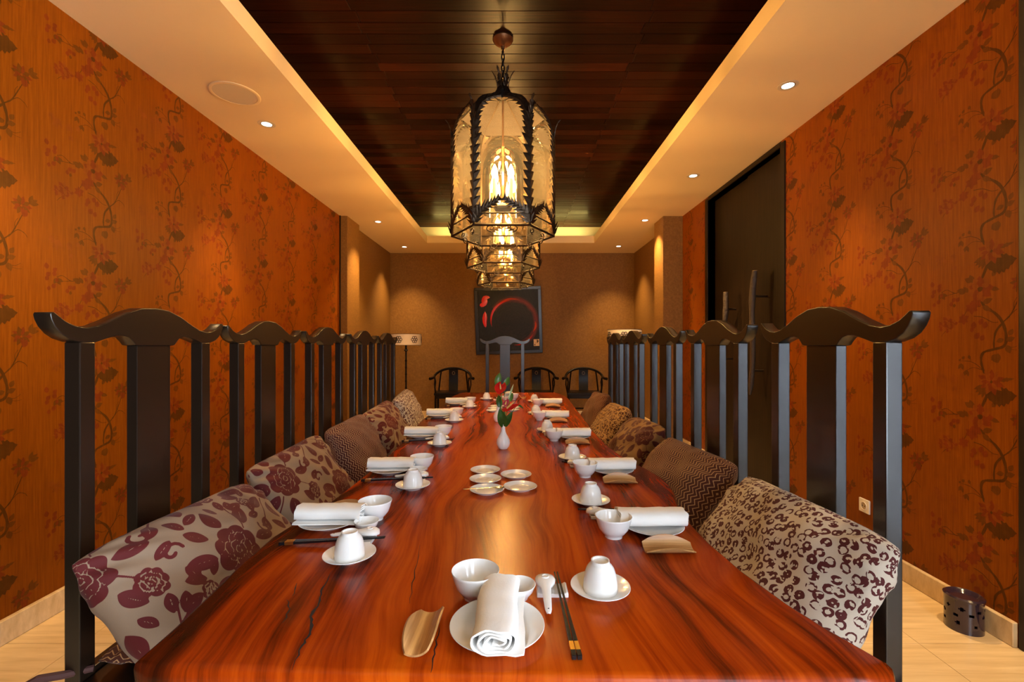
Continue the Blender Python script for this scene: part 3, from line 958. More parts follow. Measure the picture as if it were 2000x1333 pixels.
def make_chair(label, loc, rz, group, cushion='zigzag_brown'):
    t = thing('high_back_chair', label, 'chair', loc, rz, group)
    ZB = 1.285
    m = MB(); m.prism([(s, ZB + h) for s, h in cp], lambda s, h: (-.041, s, h), lambda s, h: (0, s, h))
    m.build('crest_rail', 'espresso', t, smooth=True, bevel=.0022, bseg=2, angle=50)
    for s in (-1, 1):
        a, b = sorted((s * .199, s * .241))
        MB().box(-.039, 0, a, b, 0, ZB + .0062).build('back_post', 'espresso', t, bevel=.003)
    MB().box(-.036, -.006, -.063, .063, .47, ZB - .0025).build('splat', 'espresso', t, bevel=.002)
    MB().box(-.034, -.004, -.199, .199, .40, .47).build('back_rail', 'espresso', t, bevel=.002)
    MB().box(.0, .46, -.245, .245, .425, .458).build('seat', 'espresso', t, bevel=.006)
    for s in (-1, 1):
        a, b = sorted((s * .196, s * .236))
        MB().box(.405, .445, a, b, 0, .425).build('leg', 'espresso', t, bevel=.003)
        MB().box(-.002, .406, min(s * .205, s * .23), max(s * .205, s * .23), .36, .425).build('seat_rail', 'espresso', t, bevel=.002)
        MB().box(-.002, .406, min(s * .208, s * .226), max(s * .208, s * .226), .16, .19).build('stretcher', 'espresso', t, bevel=.002)
    MB().box(.414, .436, -.197, .197, .36, .425).build('front_rail', 'espresso', t, bevel=.002)
    me = make_pillow_mesh('seat_cushion', .47, .44, .05, cushion, 3, nu=20, nv=20)
    c = bpy.data.objects.new('seat_cushion', me); COL.objects.link(c); c.parent = t
    c.rotation_euler = (0, -PI / 2, 0); c.location = (.235, 0, .484)
    for s in (-1, 1):
        m = MB()
        m.tube([(0.01, s * .215, .478), (-.035, s * .248, .484), (-.075, s * .268, .488), (-.105, s * .276, .478 - (s < 0) * .006)], [.008, .0095, .010, .009], 8)
        m.tube([(-.105, s * .276, .478), (-.122, s * .281, .470)], [.004, .0006], 5)
        m.tube([(-.104, s * .274, .479), (-.118, s * .272, .464)], [.003, .0006], 5)
        o = m.build('cushion_tie', 'tie_cord', t, smooth=True)
    return t
ORD = ['first', 'second', 'third', 'fourth', 'fifth']
LCH = [(-1.058, 1.364), (-1.117, 2.11), (-1.145, 2.846), (-1.138, 3.53), (-1.161, 4.27)]
RCH = [(.870, 1.318), (.870, 2.03), (.886, 2.765), (.894, 3.53), (.920, 4.266)]
chair0 = make_chair('dark high-back chair nearest the viewer in the left row', (*LCH[0], 0), 0, 'high-back dining chairs')
for i in range(1, 5):
    dup(chair0, 'dark high-back chair, %s from the viewer in the left row' % ORD[i], (*LCH[i], 0), 0, 'high-back dining chairs')
dup(chair0, 'dark high-back chair nearest the viewer in the right row', (*RCH[0], 0), PI, 'high-back dining chairs')
for i in range(1, 5):
    dup(chair0, 'dark high-back chair, %s from the viewer in the right row' % ORD[i], (*RCH[i], 0), PI, 'high-back dining chairs')
dup(chair0, 'dark high-back chair alone at the far head of the table', (-.113, 5.72, 0), -PI / 2, 'high-back dining chairs')

# ------------------------------------------------------------------ scatter cushions
def seg_leaf(p, x, y, ang, L, W):
    """signed distance (approx) of a pointed leaf: intersection of two discs"""
    a = math.radians(ang); c, s = math.cos(a), math.sin(a)
    mx, my = x + c * L / 2, y + s * L / 2
    dx, dy = p[:, 0] - mx, p[:, 1] - my
    u = c * dx + s * dy; v = -s * dx + c * dy
    R = (L * L / 4 + W * W) / (2 * W); o = R - W
    return np.maximum(np.hypot(u, v - o), np.hypot(u, v + o)) - R
def seg_disc(p, x, y, r): return np.hypot(p[:, 0] - x, p[:, 1] - y) - r
def seg_line(p, pts, w):
    d = np.full(len(p), 9.0)
    for (ax, ay), (bx, by) in zip(pts[:-1], pts[1:]):
        ex, ey = bx - ax, by - ay
        t = np.clip(((p[:, 0] - ax) * ex + (p[:, 1] - ay) * ey) / (ex * ex + ey * ey + 1e-12), 0, 1)
        d = np.minimum(d, np.hypot(p[:, 0] - ax - t * ex, p[:, 1] - ay - t * ey))
    return d - w
def peony(p, x, y, r, rot):
    """layered bloom: each inner ring of petals is cut from the one outside it by a pale outline"""
    d = np.full(len(p), 9.0)
    for ring, (k, rr, pr_) in enumerate(((8, .64, .38), (7, .40, .27), (6, .20, .18), (1, 0.0, .13))):
        ps = []
        for i in range(k):
            a = rot + 2 * PI * (i + .5 * ring) / k + .25 * math.sin(3.1 * i + ring)
            wob = 1 + .10 * math.sin(5 * i + 2 * ring)
            ps.append(seg_disc(p, x + rr * r * wob * math.cos(a), y + rr * r * math.sin(a), pr_ * r))
        q = np.min(ps, 0)
        if ring: d = np.where(q < .0026, np.where(q > -.0004, np.abs(q) * 0 + .002, q), d)
        else: d = q
        for i in range(k):                       # pale seam between neighbouring petals
            s = np.maximum(ps[i], -(ps[i] + .0028))
            if ring < 2 and i % 2 == 0: d = np.where((s < 0) & (q < -.004), -s * 0 + .0012, d)
        if ring == 0: d = np.minimum(d, seg_disc(p, x, y, r * .5))
    return d
def make_sdf(seed, scale=1.0, ox=0.0, oy=0.0):
    rnd = random.Random(seed)
    items = []
    def f(p):
        q = (p / scale) + np.array([[ox, oy]])
        d = np.full(len(q), 9.0)
        W, H = .29, .29
        qx = (q[:, 0] + W / 2) % W - W / 2
        col = np.floor((q[:, 0] + W / 2) / W)
        qy = (q[:, 1] + H / 2 + col * H / 2) % H - H / 2
        b = np.stack([qx, qy], 1)
        for sx in (-W, 0, W):
            for sy in ((0,) if sx == 0 else (-H / 2, H / 2)):
                for sy2 in (0,) if sx else (-H, 0, H):
                    c = b + np.array([[sx, sy + sy2]])
                    near = (np.abs(c[:, 0]) < .26) & (np.abs(c[:, 1]) < .26)
                    if not near.any(): continue
                    e = c[near]
                    k = peony(e, .00, .02, .066, .2)
                    k = np.minimum(k, peony(e, .088, -.075, .034, .5)); k = np.minimum(k, peony(e, -.128, -.018, .024, .9))
                    for (x, y, a, L, w) in ((-.06, -.02, 205, .075, .019), (-.07, .03, 160, .07, .018), (.06, .07, 40, .078, .02), (.0, .09, 95, .07, .02), (-.05, .08, 130, .062, .017),
                                            (.07, .02, -10, .065, .017), (-.03, -.05, 250, .07, .019), (.03, -.055, -60, .06, .016), (.12, -.04, 30, .05, .013), (-.115, -.09, 230, .055, .015),
                                            (-.10, -.11, 300, .05, .013), (-.13, -.07, 175, .045, .012), (.09, .125, 10, .05, .014), (.075, .135, 70, .045, .012), (-.13, .012, 95, .046, .013), (-.10, .005, 50, .04, .011), (.128, -.115, -25, .05, .014), (.115, -.13, 240, .045, .012), (-.02, -.125, 200, .05, .013), (.03, -.12, -70, .04, .011), (.145, .085, 60, .042, .012)):
                        vein = seg_line(e, [(x + .3 * L * math.cos(math.radians(a)), y + .3 * L * math.sin(math.radians(a))), (x + .75 * L * math.cos(math.radians(a)), y + .75 * L * math.sin(math.radians(a)))], .0009)
                        k = np.minimum(k, np.maximum(seg_leaf(e, x, y, a, L, w), -vein))
                    for pts in ([(-.05, -.03), (-.09, -.07), (-.12, -.10)], [(.05, .06), (.075, .11), (.085, .14)], [(.05, -.02), (.075, -.05), (.09, -.08)]):
                        k = np.minimum(k, seg_line(e, pts, .0022))
                    sp = [(-.135 + .024 * (1 - i / 16) * math.cos(i * .45), .10 + .024 * (1 - i / 16) * math.sin(i * .45)) for i in range(13)]
                    k = np.minimum(k, seg_line(e, sp, .0042))
                    sp = [(.135 + .022 * (1 - i / 16) * math.cos(i * .45 + 2), .03 + .022 * (1 - i / 16) * math.sin(i * .45 + 2)) for i in range(13)]
                    k = np.minimum(k, seg_line(e, sp, .004))
                    d[near] = np.minimum(d[near], k)
        return d
    return f
def pillow(name, label, w, h, t, fabric, seed, loc, rz, tilt, roll=0.0, sdf=None, res=(44, 36)):
    me = make_pillow_mesh(name, w, h, t, fabric, seed, sdf, *res)
    o = bpy.data.objects.new(name, me); COL.objects.link(o)
    R = Matrix.Rotation(rz, 4, 'Z') @ Matrix.Rotation(-tilt, 4, 'Y') @ Matrix.Rotation(roll, 4, 'X')
    o.matrix_world = Matrix.Translation(loc) @ R
    return tag(o, label, 'cushion', 'scatter cushions on the chairs')
rad = math.radians
# left row (front of cushion faces +x)
pillow('scatter_cushion', 'taupe cushion with large maroon peonies, nearest on the left row', .68, .41, .20, 'floral_rose', 1, (-.860, 1.345, .640), 0, rad(37), rad(-1), make_sdf(1, 1.15, .03, .02), (190, 140))
pillow('scatter_cushion', 'taupe cushion with maroon peonies on the second left chair', .64, .41, .19, 'floral_rose', 2, (-.925, 2.08, .642), 0, rad(34), rad(1), make_sdf(1, 1.15, -.10, .09), (170, 120))
pillow('scatter_cushion', 'rose and cream zigzag cushion on the third left chair', .62, .40, .19, 'zigzag_rose', 3, (-.955, 2.83, .640), 0, rad(32), rad(1))
pillow('scatter_cushion', 'taupe cushion with maroon peonies on the fourth left chair', .60, .41, .18, 'floral_rose', 4, (-.945, 3.50, .645), 0, rad(30), rad(2), make_sdf(1, 1.1, .12, -.02), (120, 90))
pillow('scatter_cushion', 'leopard print cushion on the farthest left chair', .58, .42, .18, 'leopard_cream', 5, (-.955, 4.22, .650), 0, rad(28), rad(5))
# right row (front faces -x)
pillow('scatter_cushion', 'cream and maroon leopard print cushion, nearest on the right row', .66, .45, .20, 'leopard_cream', 6, (.700, 1.290, .664), PI, rad(35), rad(2))
pillow('scatter_cushion', 'brown zigzag cushion on the second right chair', .66, .44, .20, 'zigzag_brown', 7, (.695, 2.02, .648), PI, rad(33), rad(4))
pillow('scatter_cushion', 'dark gold cushion with maroon flowers on the third right chair', .62, .42, .18, 'floral_gold', 8, (.700, 2.74, .650), PI, rad(30), rad(3), make_sdf(1, 1.0, .05, .05), (120, 90))
pillow('scatter_cushion', 'gold leopard print cushion on the fourth right chair', .60, .42, .18, 'leopard_gold', 9, (.705, 3.48, .648), PI, rad(29), rad(2))
pillow('scatter_cushion', 'brown zigzag cushion on the farthest right chair', .60, .43, .18, 'zigzag_brown', 10, (.725, 4.20, .650), PI, rad(28), rad(3))

# ------------------------------------------------------------------ lanterns
LR = .324
def hexpt(k, r, z=0.0):
    a = math.radians(60 * k)
    return Vector((r * math.cos(a), r * math.sin(a), z))
def leaf_ribbon(m, path, width, teeth, normal_fn, thick=.0, curl=.25, tip=True):
    """serrated acanthus strip along a 3D path; normal_fn(i,t) gives the outward normal"""
    P = [Vector(p) for p in path]
    # resample
    L = [0]
    for i in range(len(P) - 1): L.append(L[-1] + (P[i + 1] - P[i]).length)
    def at(s):
        s = min(max(s, 0), L[-1] - 1e-6)
        for i in range(len(P) - 1):
            if s <= L[i + 1]:
                return P[i].lerp(P[i + 1], (s - L[i]) / max(L[i + 1] - L[i], 1e-9))
        return P[-1]
    n = teeth * 2
    vs = []
    for i in range(n + 1):
        t = i / n; s = t * L[-1]
        c = at(s); tan = (at(s + .004) - at(s - .004)).normalized()
        nrm = normal_fn(t); side = tan.cross(nrm).normalized()
        w = width(t) if callable(width) else width
        if i % 2: ww, sh = w * 1.0, w * .75
        else: ww, sh = w * .34, 0
        if tip and i == n: ww = .0005
        e = nrm * (curl * ww)
        vs += [c + side * ww + tan * sh + e, c + nrm * .004, c - side * ww + tan * sh + e,
               c + side * ww + tan * sh + e - nrm * .002, c - nrm * .001, c - side * ww + tan * sh + e - nrm * .002]
    fs = []
    for i in range(n):
        a, b = 6 * i, 6 * i + 6
        fs += [(a, a + 1, b + 1, b), (a + 1, a + 2, b + 2, b + 1), (a + 3, b + 3, b + 4, a + 4), (a + 4, b + 4, b + 5, a + 5),
               (a, b, b + 3, a + 3), (a + 2, a + 5, b + 5, b + 2)]
    m.add(vs, fs)
roof = [(.324, .60), (.318, .66), (.300, .71), (.268, .755), (.222, .795), (.165, .828), (.110, .858), (.065, .890), (.038, .925), (.028, .955)]
def make_lantern(label, loc):
    t = thing('hanging_lantern', label, 'lantern', loc, 0, 'wrought iron lanterns in a row')
    # rim rings
    for k in range(6):
        a, b = hexpt(k, LR), hexpt(k + 1, LR)
        for z in (0.0, .055):
            pass
        MB().tube([a + Vector((0, 0, .007)), b + Vector((0, 0, .007))], .0085, 4).build('bottom_rail', 'iron', t)
        MB().tube([a + Vector((0, 0, .075)), b + Vector((0, 0, .075))], .0050, 4).build('lower_rail', 'iron', t)
    for k in range(6):
        a = hexpt(k, LR)
        out = hexpt(k, 1.0)
        p = MB().tube([a, a + Vector((0, 0, .30)), a + Vector((0, 0, .60))] , .0085, 6).build('corner_post', 'iron', t, smooth=True)
        m = MB()
        leaf_ribbon(m, [a + Vector((0, 0, .02)) + out * .006, a + Vector((0, 0, .62)) + out * .006], .038, 12, lambda q, o=out: o, curl=-.55, tip=False)
        m.build('leaf_strip', 'iron', p)
        # roof rib with leaves, shoulder leaf curling outward
        rp = [hexpt(k, r, z) for r, z in roof]
        m = MB().tube(rp, .0075, 6)
        r_ = m.build('roof_rib', 'iron', t, smooth=True)
        m = MB()
        leaf_ribbon(m, [q + Vector((0, 0, .006)) + out * .004 for q in rp], lambda q: .042 * (1 - .45 * q), 9, lambda q, o=out: (o * (1 - q) + Vector((0, 0, 1)) * (q + .3)).normalized(), curl=-.4)
        m.build('leaf_strip', 'iron', r_)
        m = MB()
        sh = [hexpt(k, r, z) for r, z in ((.322, .62), (.326, .665), (.336, .700), (.352, .735), (.368, .748))]
        leaf_ribbon(m, sh, lambda q: .026 * (1 - .8 * q) + .002, 4, lambda q, o=out: o, curl=.3)
        m.build('shoulder_leaf', 'iron', t)
        # crown leaf at the top
        m = MB()
        cr = [hexpt(k, r, z) for r, z in ((.030, .94), (.036, .985), (.050, 1.03), (.072, 1.062))]
        leaf_ribbon(m, cr, lambda q: .022 * (1 - .75 * q), 3, lambda q, o=out: o, curl=.2)
        m.build('crown_leaf', 'iron', t)
    for k in range(6):
        a, b = hexpt(k, LR * .985), hexpt(k + 1, LR * .985)
        ex = (b - a).normalized(); W = (b - a).length; mid = (a + b) / 2
        nr = Vector((mid.x, mid.y, 0)).normalized()
        def pp(u, z, o=0.0): return mid + ex * u + Vector((0, 0, z)) + nr * o
        # pane with a pointed top, leaning in under the roof
        m = MB()
        vs = []; fs = []
        N = 10
        st = [(W / 2 * .97, .012, 0), (W / 2 * .97, .60, 0)] + [(W / 2 * .97 * math.cos(q * PI / 2 / 6) ** .8, .60 + .165 * math.sin(q * PI / 2 / 6), -.035 * (q / 6) ** 2) for q in range(1, 7)]
        for hw, z, o in st: vs += [pp(-hw, z, o), pp(hw, z, o)]
        for i in range(len(st) - 1): fs.append((2 * i, 2 * i + 1, 2 * i + 3, 2 * i + 2))
        m.add(vs, fs); m.build('glass_pane', 'lantern_glass', t)
        # pointed arch of leaves at the head of the pane
        for s in (-1, 1):
            m = MB()
            path = [pp(s * hw * .97, z, o + .008) for hw, z, o in [(W / 2 * .95, .50, 0)] + st[1:-1]] + [pp(s * .006, .772, -.028)]
            leaf_ribbon(m, path, lambda q: .036 * (1 - .3 * q), 10, lambda q, n_=nr: n_, curl=-.3)
            m.build('arch_leaf', 'iron', t)
            # spray of leaves rising to a point above the bottom rail
            m = MB()
            path = [pp(s * W * .49, .020, .010), pp(s * W * .45, .065, .012), pp(s * W * .34, .102, .014), pp(s * W * .18, .128, .014), pp(s * W * .03, .160, .018)]
            leaf_ribbon(m, path, lambda q: .044 * (1 - .55 * q) + .004, 9, lambda q, n_=nr: n_, curl=.25)
            m.build('base_leaf', 'iron', t)
            # scroll hanging under the bottom rail
            m = MB()
            sc = []
            for i in range(18):
                an = -PI / 2 + i * .42; r = .030 * (1 - i / 24)
                sc.append(pp(s * (W * .20 + r * math.cos(an)), -.004 + r * math.sin(an) * .7, -.03))
            m.tube(sc, .0035, 5); m.build('scroll', 'iron', t, smooth=True)
        # roof sheet between the ribs
        m = MB(); vs = []; fs = []
        top = [q for q in roof if q[1] > .75]
        for r, z in top: vs += [hexpt(k, r * .98, z - .004), hexpt(k + 1, r * .98, z - .004)]
        for i in range(len(top) - 1): fs.append((2 * i, 2 * i + 1, 2 * i + 3, 2 * i + 2))
        m.add(vs, fs); m.build('roof_sheet', 'roof_metal', t)
    # inner stem, bell glass, candle cluster
    MB().tube([(0, 0, .06), (0, 0, .96)], .006, 8).build('centre_rod', 'copper_iron', t, smooth=True)
    prof = [(.128, .15), (.130, .22), (.130, .40), (.124, .46), (.106, .515), (.075, .55), (.035, .568), (.008, .572)]
    m = MB()
    m.lathe(prof, 28)
    m.f = [f for f in m.f if len(f) == 4]; m.m = m.m[:len(m.f)]
    m.build('bell_glass', 'globe_glass', t, smooth=True, angle=80)
    MB().lathe([(0, .165), (.05, .168), (.062, .185), (.03, .20), (.012, .22), (0, .22)], 16).build('candle_hub', 'iron', t, smooth=True)
    for k in range(4):
        a = math.radians(45 + 90 * k); x, y = .072 * math.cos(a), .072 * math.sin(a)
        MB().tube([(0, 0, .19), (x * .6, y * .6, .18), (x, y, .21)], .006, 6).build('candle_arm', 'iron', t, smooth=True)
        c = MB().lathe([(.0, .210), (.026, .214), (.028, .222), (.0135, .226), (.0135, .355), (0, .357)], 14, (x, y, 0)).build('candle', ['candle_sleeve'], t, smooth=True)
        MB().lathe([(0, .357), (.010, .360), (.0205, .384), (.0180, .405), (.008, .432), (0, .446)], 14, (x, y, 0)).build('flame_bulb', 'bulb_glow', c, smooth=True, angle=80)
    # chain and canopy
    zc = ZW - loc[2]
    MB().lathe([(0, zc), (.062, zc), (.066, zc - .010), (.060, zc - .022), (.040, zc - .040), (.014, zc - .052), (.010, zc - .075), (0, zc - .075)], 24).build('canopy', 'copper_iron', t, smooth=True)
    z = .955; link = None; i = 0
    MB().lathe([(0, .92), (.030, .925), (.034, .945), (.020, .965), (.010, .985), (0, .985)], 14).build('finial', 'iron', t, smooth=True)
    z = .985
    while z < zc - .075:
        if link is None:
            pts = [(.0095 * math.cos(q), 0, .024 * math.sin(q) * (1 if abs(math.sin(q)) > .01 else 1)) for q in [2 * PI * j / 14 for j in range(14)]]
            link = MB().tube(pts, .0042, 6, closed=True).build('chain_link', 'iron', t, smooth=True)
            o = link
        else:
            o = bpy.data.objects.new('chain_link', link.data); COL.objects.link(o); o.parent = t
        o.location = (0, 0, z + .018); o.rotation_euler = (0, 0, (PI / 2 if i % 2 else 0) + .4)
        z += .0365; i += 1
    return t
LZ = 1.971
lan0 = make_lantern('black iron glass lantern hanging nearest the viewer', (-.071, 2.94, LZ))
dup(lan0, 'black iron glass lantern hanging in the middle of the row', (-.097, 4.16, LZ), 0)
dup(lan0, 'black iron glass lantern hanging farthest, before the painting', (-.099, 5.38, LZ), 0)
# ------------------------------------------------------------------ tableware
def lathe_obj(name, prof, m='white_china', seg=40):
    return MB().lathe(prof, seg, closed=True).build(name, m, smooth=True, angle=50)
def shell(outer, t):
    """outer profile from the axis at the bottom up to the rim; returns a closed shell profile"""
    inner = []
    for r, z in outer[::-1]:
        inner.append((max(r - t, 0.0), z + (t if r < outer[-1][0] * .55 else t * .35)))
    inner[0] = (outer[-1][0] - t, outer[-1][1])
    return outer + inner
plate_prof = [(0.0, .002), (.036, .002), (.038, 0), (.044, 0), (.046, .003), (.062, .008), (.078, .0145), (.0858, .0182), (.0868, .0192), (.0862, .0202), (.078, .0175), (.062, .0112), (.048, .0068), (.0, .0060)]
bowl_prof = [(0.0, .004), (.019, .004), (.020, 0), (.0235, 0), (.0245, .007), (.031, .012), (.040, .024), (.0452, .039), (.0488, .052), (.0502, .0565), (.0496, .0578), (.0476, .0545), (.0432, .041), (.0375, .026), (.029, .0155), (.014, .0108), (0.0, .0100)]
dish_prof = [(0.0, .002), (.015, .002), (.016, 0), (.019, 0), (.021, .005), (.030, .016), (.0345, .0275), (.0352, .0288), (.0344, .0296), (.0322, .0272), (.0275, .0170), (.018, .0080), (0.0, .0062)]
saucer_prof = [(0.0, .002), (.026, .002), (.027, 0), (.031, 0), (.033, .003), (.046, .0075), (.0615, .0150), (.0632, .0162), (.0628, .0172), (.0605, .0168), (.046, .0106), (.036, .0070), (.033, .0058), (0.0, .0055)]
small_prof = [(0.0, .0015), (.034, .0015), (.035, 0), (.039, 0), (.041, .003), (.052, .0075), (.0612, .0118), (.0620, .0126), (.0612, .0134), (.052, .0100), (.042, .0066), (.040, .0052), (.038, .0056), (0.0, .0050)]
# cup stored upside down: built with the mouth at z = 0
cup_prof = [(.0362, 0), (.0368, .0012), (.0360, .010), (.0350, .022), (.0326, .036), (.0290, .046), (.0240, .0530), (.0205, .0562), (.0198, .0595), (.0195, .0632), (.0168, .0632), (.0162, .0590), (.0, .0588),
            (0.0, .0540), (.020, .0520), (.0255, .045), (.0295, .032), (.0320, .014), (.0335, 0)]
proto = {}
proto['plate'] = lathe_obj('dinner_plate', plate_prof, seg=56)
proto['bowl'] = lathe_obj('soup_bowl', bowl_prof, seg=48)
proto['dish'] = lathe_obj('sauce_dish', dish_prof)
proto['saucer'] = lathe_obj('saucer', saucer_prof, seg=48)
proto['cup'] = lathe_obj('tea_cup', cup_prof, seg=48)
proto['small'] = lathe_obj('side_plate', small_prof, seg=48)

def make_napkin():
    rnd = random.Random(4)
    pts = []
    turns = 3.1; n = 90
    for i in range(n + 1):
        t = i / n; a = -PI / 2 - 2 * PI * turns * t
        k = 1 - .82 * t
        hw, hh = .0395 * k + .002, .0205 * k + .0006
        c, s = math.cos(a), math.sin(a)
        p = 2.6
        x = hw * abs(c) ** (2 / p) * (1 if c > 0 else -1); z = hh * abs(s) ** (2 / p) * (1 if s > 0 else -1)
        x += .004 * t * math.sin(3 * a); 
        pts.append((x + .003 * t, z + .021))
    pts = [(.048, .0015), (.034, .0008), (.018, .0004)] + pts[1:]
    th = .0016
    L, R = [], []
    for i, (x, z) in enumerate(pts):
        a = pts[max(i - 1, 0)]; b = pts[min(i + 1, len(pts) - 1)]
        tx, tz = b[0] - a[0], b[1] - a[1]; q = math.hypot(tx, tz) or 1
        L.append((x - tz / q * th, z + tx / q * th)); R.append((x + tz / q * th, z - tx / q * th))
    prof = L + R[::-1]
    m = MB(); N = len(prof); K = 12; vs = []
    for k in range(K + 1):
        y = -.094 + .188 * k / K
        sag = .0018 * math.sin(k * 1.7) + .0012 * math.sin(k * 3.1 + 1)
        for x, z in prof: vs.append((x * (1 + .5 * sag * 10) + .002 * math.sin(k * .6), y + .0025 * math.sin(x * 160 + z * 90) * (1 if k in (0, K) else 0), max(z * (1 + sag * 8), .0002)))
    n2 = len(L)
    fs = []
    for k in range(K):
        for i in range(N):
            j = (i + 1) % N
            fs.append((k * N + i, k * N + j, (k + 1) * N + j, (k + 1) * N + i))
    for base in (0, K * N):
        for i in range(n2 - 1):
            fs.append((base + i, base + i + 1, base + N - 2 - i, base + N - 1 - i))
    m.add(vs, fs)
    return m.build('rolled_napkin', 'cotton', smooth=True, angle=50)
proto['napkin'] = make_napkin()

def loft(sections):
    m = MB(); n = len(sections[0]); vs = []
    for s in sections: vs += s
    fs = [tuple(range(n))[::-1], tuple((len(sections) - 1) * n + k for k in range(n))]
    for i in range(len(sections) - 1):
        for k in range(n):
            fs.append((i * n + k, i * n + (k + 1) % n, (i + 1) * n + (k + 1) % n, (i + 1) * n + k))
    m.add(vs, fs); return m
def make_spoon():
    """porcelain spoon lying face down: domed bowl at +y, handle toward -y"""
    root = None
    secs = []
    data = [(.032, .003, .010, .003), (.029, .013, .017, .004), (.020, .0205, .021, .004), (.008, .0225, .0225, .004), (-.004, .0205, .0215, .004), (-.014, .0155, .0195, .004), (-.024, .0105, .018, .004),
            (-.045, .0090, .0155, .0045), (-.070, .0078, .0115, .0045), (-.090, .0068, .0085, .0045), (-.098, .0050, .0070, .0035), (-.101, .0015, .0062, .002)]
    for y, w, z, t in data:
        s = []
        for k in range(9):
            a = PI * k / 8; s.append((w * math.cos(a), y, z - w * .42 + w * .42 * math.sin(a) + (0 if w > .012 else 0)))
        for k in range(9):
            a = PI * (8 - k) / 8; s.append(((w - t * .4) * math.cos(a), y, z - w * .42 + w * .42 * math.sin(a) - t))
        secs.append(s)
    o = loft(secs).build('soup_spoon', 'white_china', smooth=True, angle=60)
    f = MB().lathe([(0, 0), (.0085, 0), (.008, .003), (.006, .003), (.006, .0015), (0, .0015)], 16, (0, .006, .0205)).build('foot_ring', 'white_china', o, smooth=True)
    h = MB().lathe([(0, 0), (.0016, 0), (.0016, .0006), (0, .0006)], 8, (0, -.091, .0079)).build('hanging_hole', 'dark_hole', o)
    return o
proto['spoon'] = make_spoon()
def make_rest():
    poly = [(-.033, 0), (.033, 0), (.033, .009), (.029, .012), (.024, .0085), (.004, .008), (.0, .0085), (-.012, .007), (-.026, .0085), (-.030, .011), (-.033, .009)]
    m = MB(); m.prism(poly, lambda a, b: (a, -.022, b), lambda a, b: (a, .022, b))
    return m.build('spoon_rest', 'white_china', bevel=.0015, bseg=2)
proto['rest'] = make_rest()
def make_stick():
    t = thing('chopstick', 'x', 'chopstick')
    def sq(y, w, z): return [(-w, y, z - w), (w, y, z - w), (w, y, z + w), (-w, y, z + w)]
    loft([sq(.198, .0017, 0), sq(.06, .0025, 0), sq(-.038, .0036, 0)]).build('shaft', 'black_lacquer', t, bevel=.0005, bseg=1)
    loft([sq(-.038, .0037, 0), sq(-.060, .0039, 0)]).build('gold_band', 'gold_leaf', t)
    loft([sq(-.060, .0038, 0), sq(-.074, .0040, 0), sq(-.075, .0036, 0)]).build('butt_end', 'black_lacquer', t)
    return t
proto['stick'] = make_stick()
def make_scoop():
    m = MB(); vs = []; fs = []
    K, J = 16, 14; R0, th = .034, .0035
    for side in (0, 1):
        for k in range(K + 1):
            y = -.064 + .126 * k / K
            t = k / K
            ph = math.radians(76) * (.26 + .74 * math.sin(PI * (.07 + .83 * t)) ** .7)
            r = R0 - (th if side else 0)
            for j in range(J + 1):
                a = -ph + 2 * ph * j / J + .18
                vs.append((r * math.sin(a) - .004, y, R0 - r * math.cos(a)))
    n1 = (K + 1) * (J + 1)
    ix = lambda s, k, j: s * n1 + k * (J + 1) + j
    for s in (0, 1):
        for k in range(K):
            for j in range(J):
                q = (ix(s, k, j), ix(s, k, j + 1), ix(s, k + 1, j + 1), ix(s, k + 1, j)); fs.append(q)
    for k in range(K):
        for j in (0, J): fs.append((ix(0, k, j), ix(0, k + 1, j), ix(1, k + 1, j), ix(1, k, j)))
    for j in range(J):
        for k in (0, K): fs.append((ix(0, k, j), ix(0, k, j + 1), ix(1, k, j + 1), ix(1, k, j)))
    m.add(vs, fs)
    return m.build('bamboo_tray', 'bamboo', smooth=True, angle=50)
proto['scoop'] = make_scoop()
used = set()
def put(kind, label, cat, group, loc, rz, rot=None):
    p = proto[kind]
    if kind not in used:
        used.add(kind)
        p.location = loc; p.rotation_euler = rot if rot else (0, 0, rz)
        return tag(p, label, cat, group)
    o = dup(p, label, loc, rz, group, rot); o['category'] = cat; return o
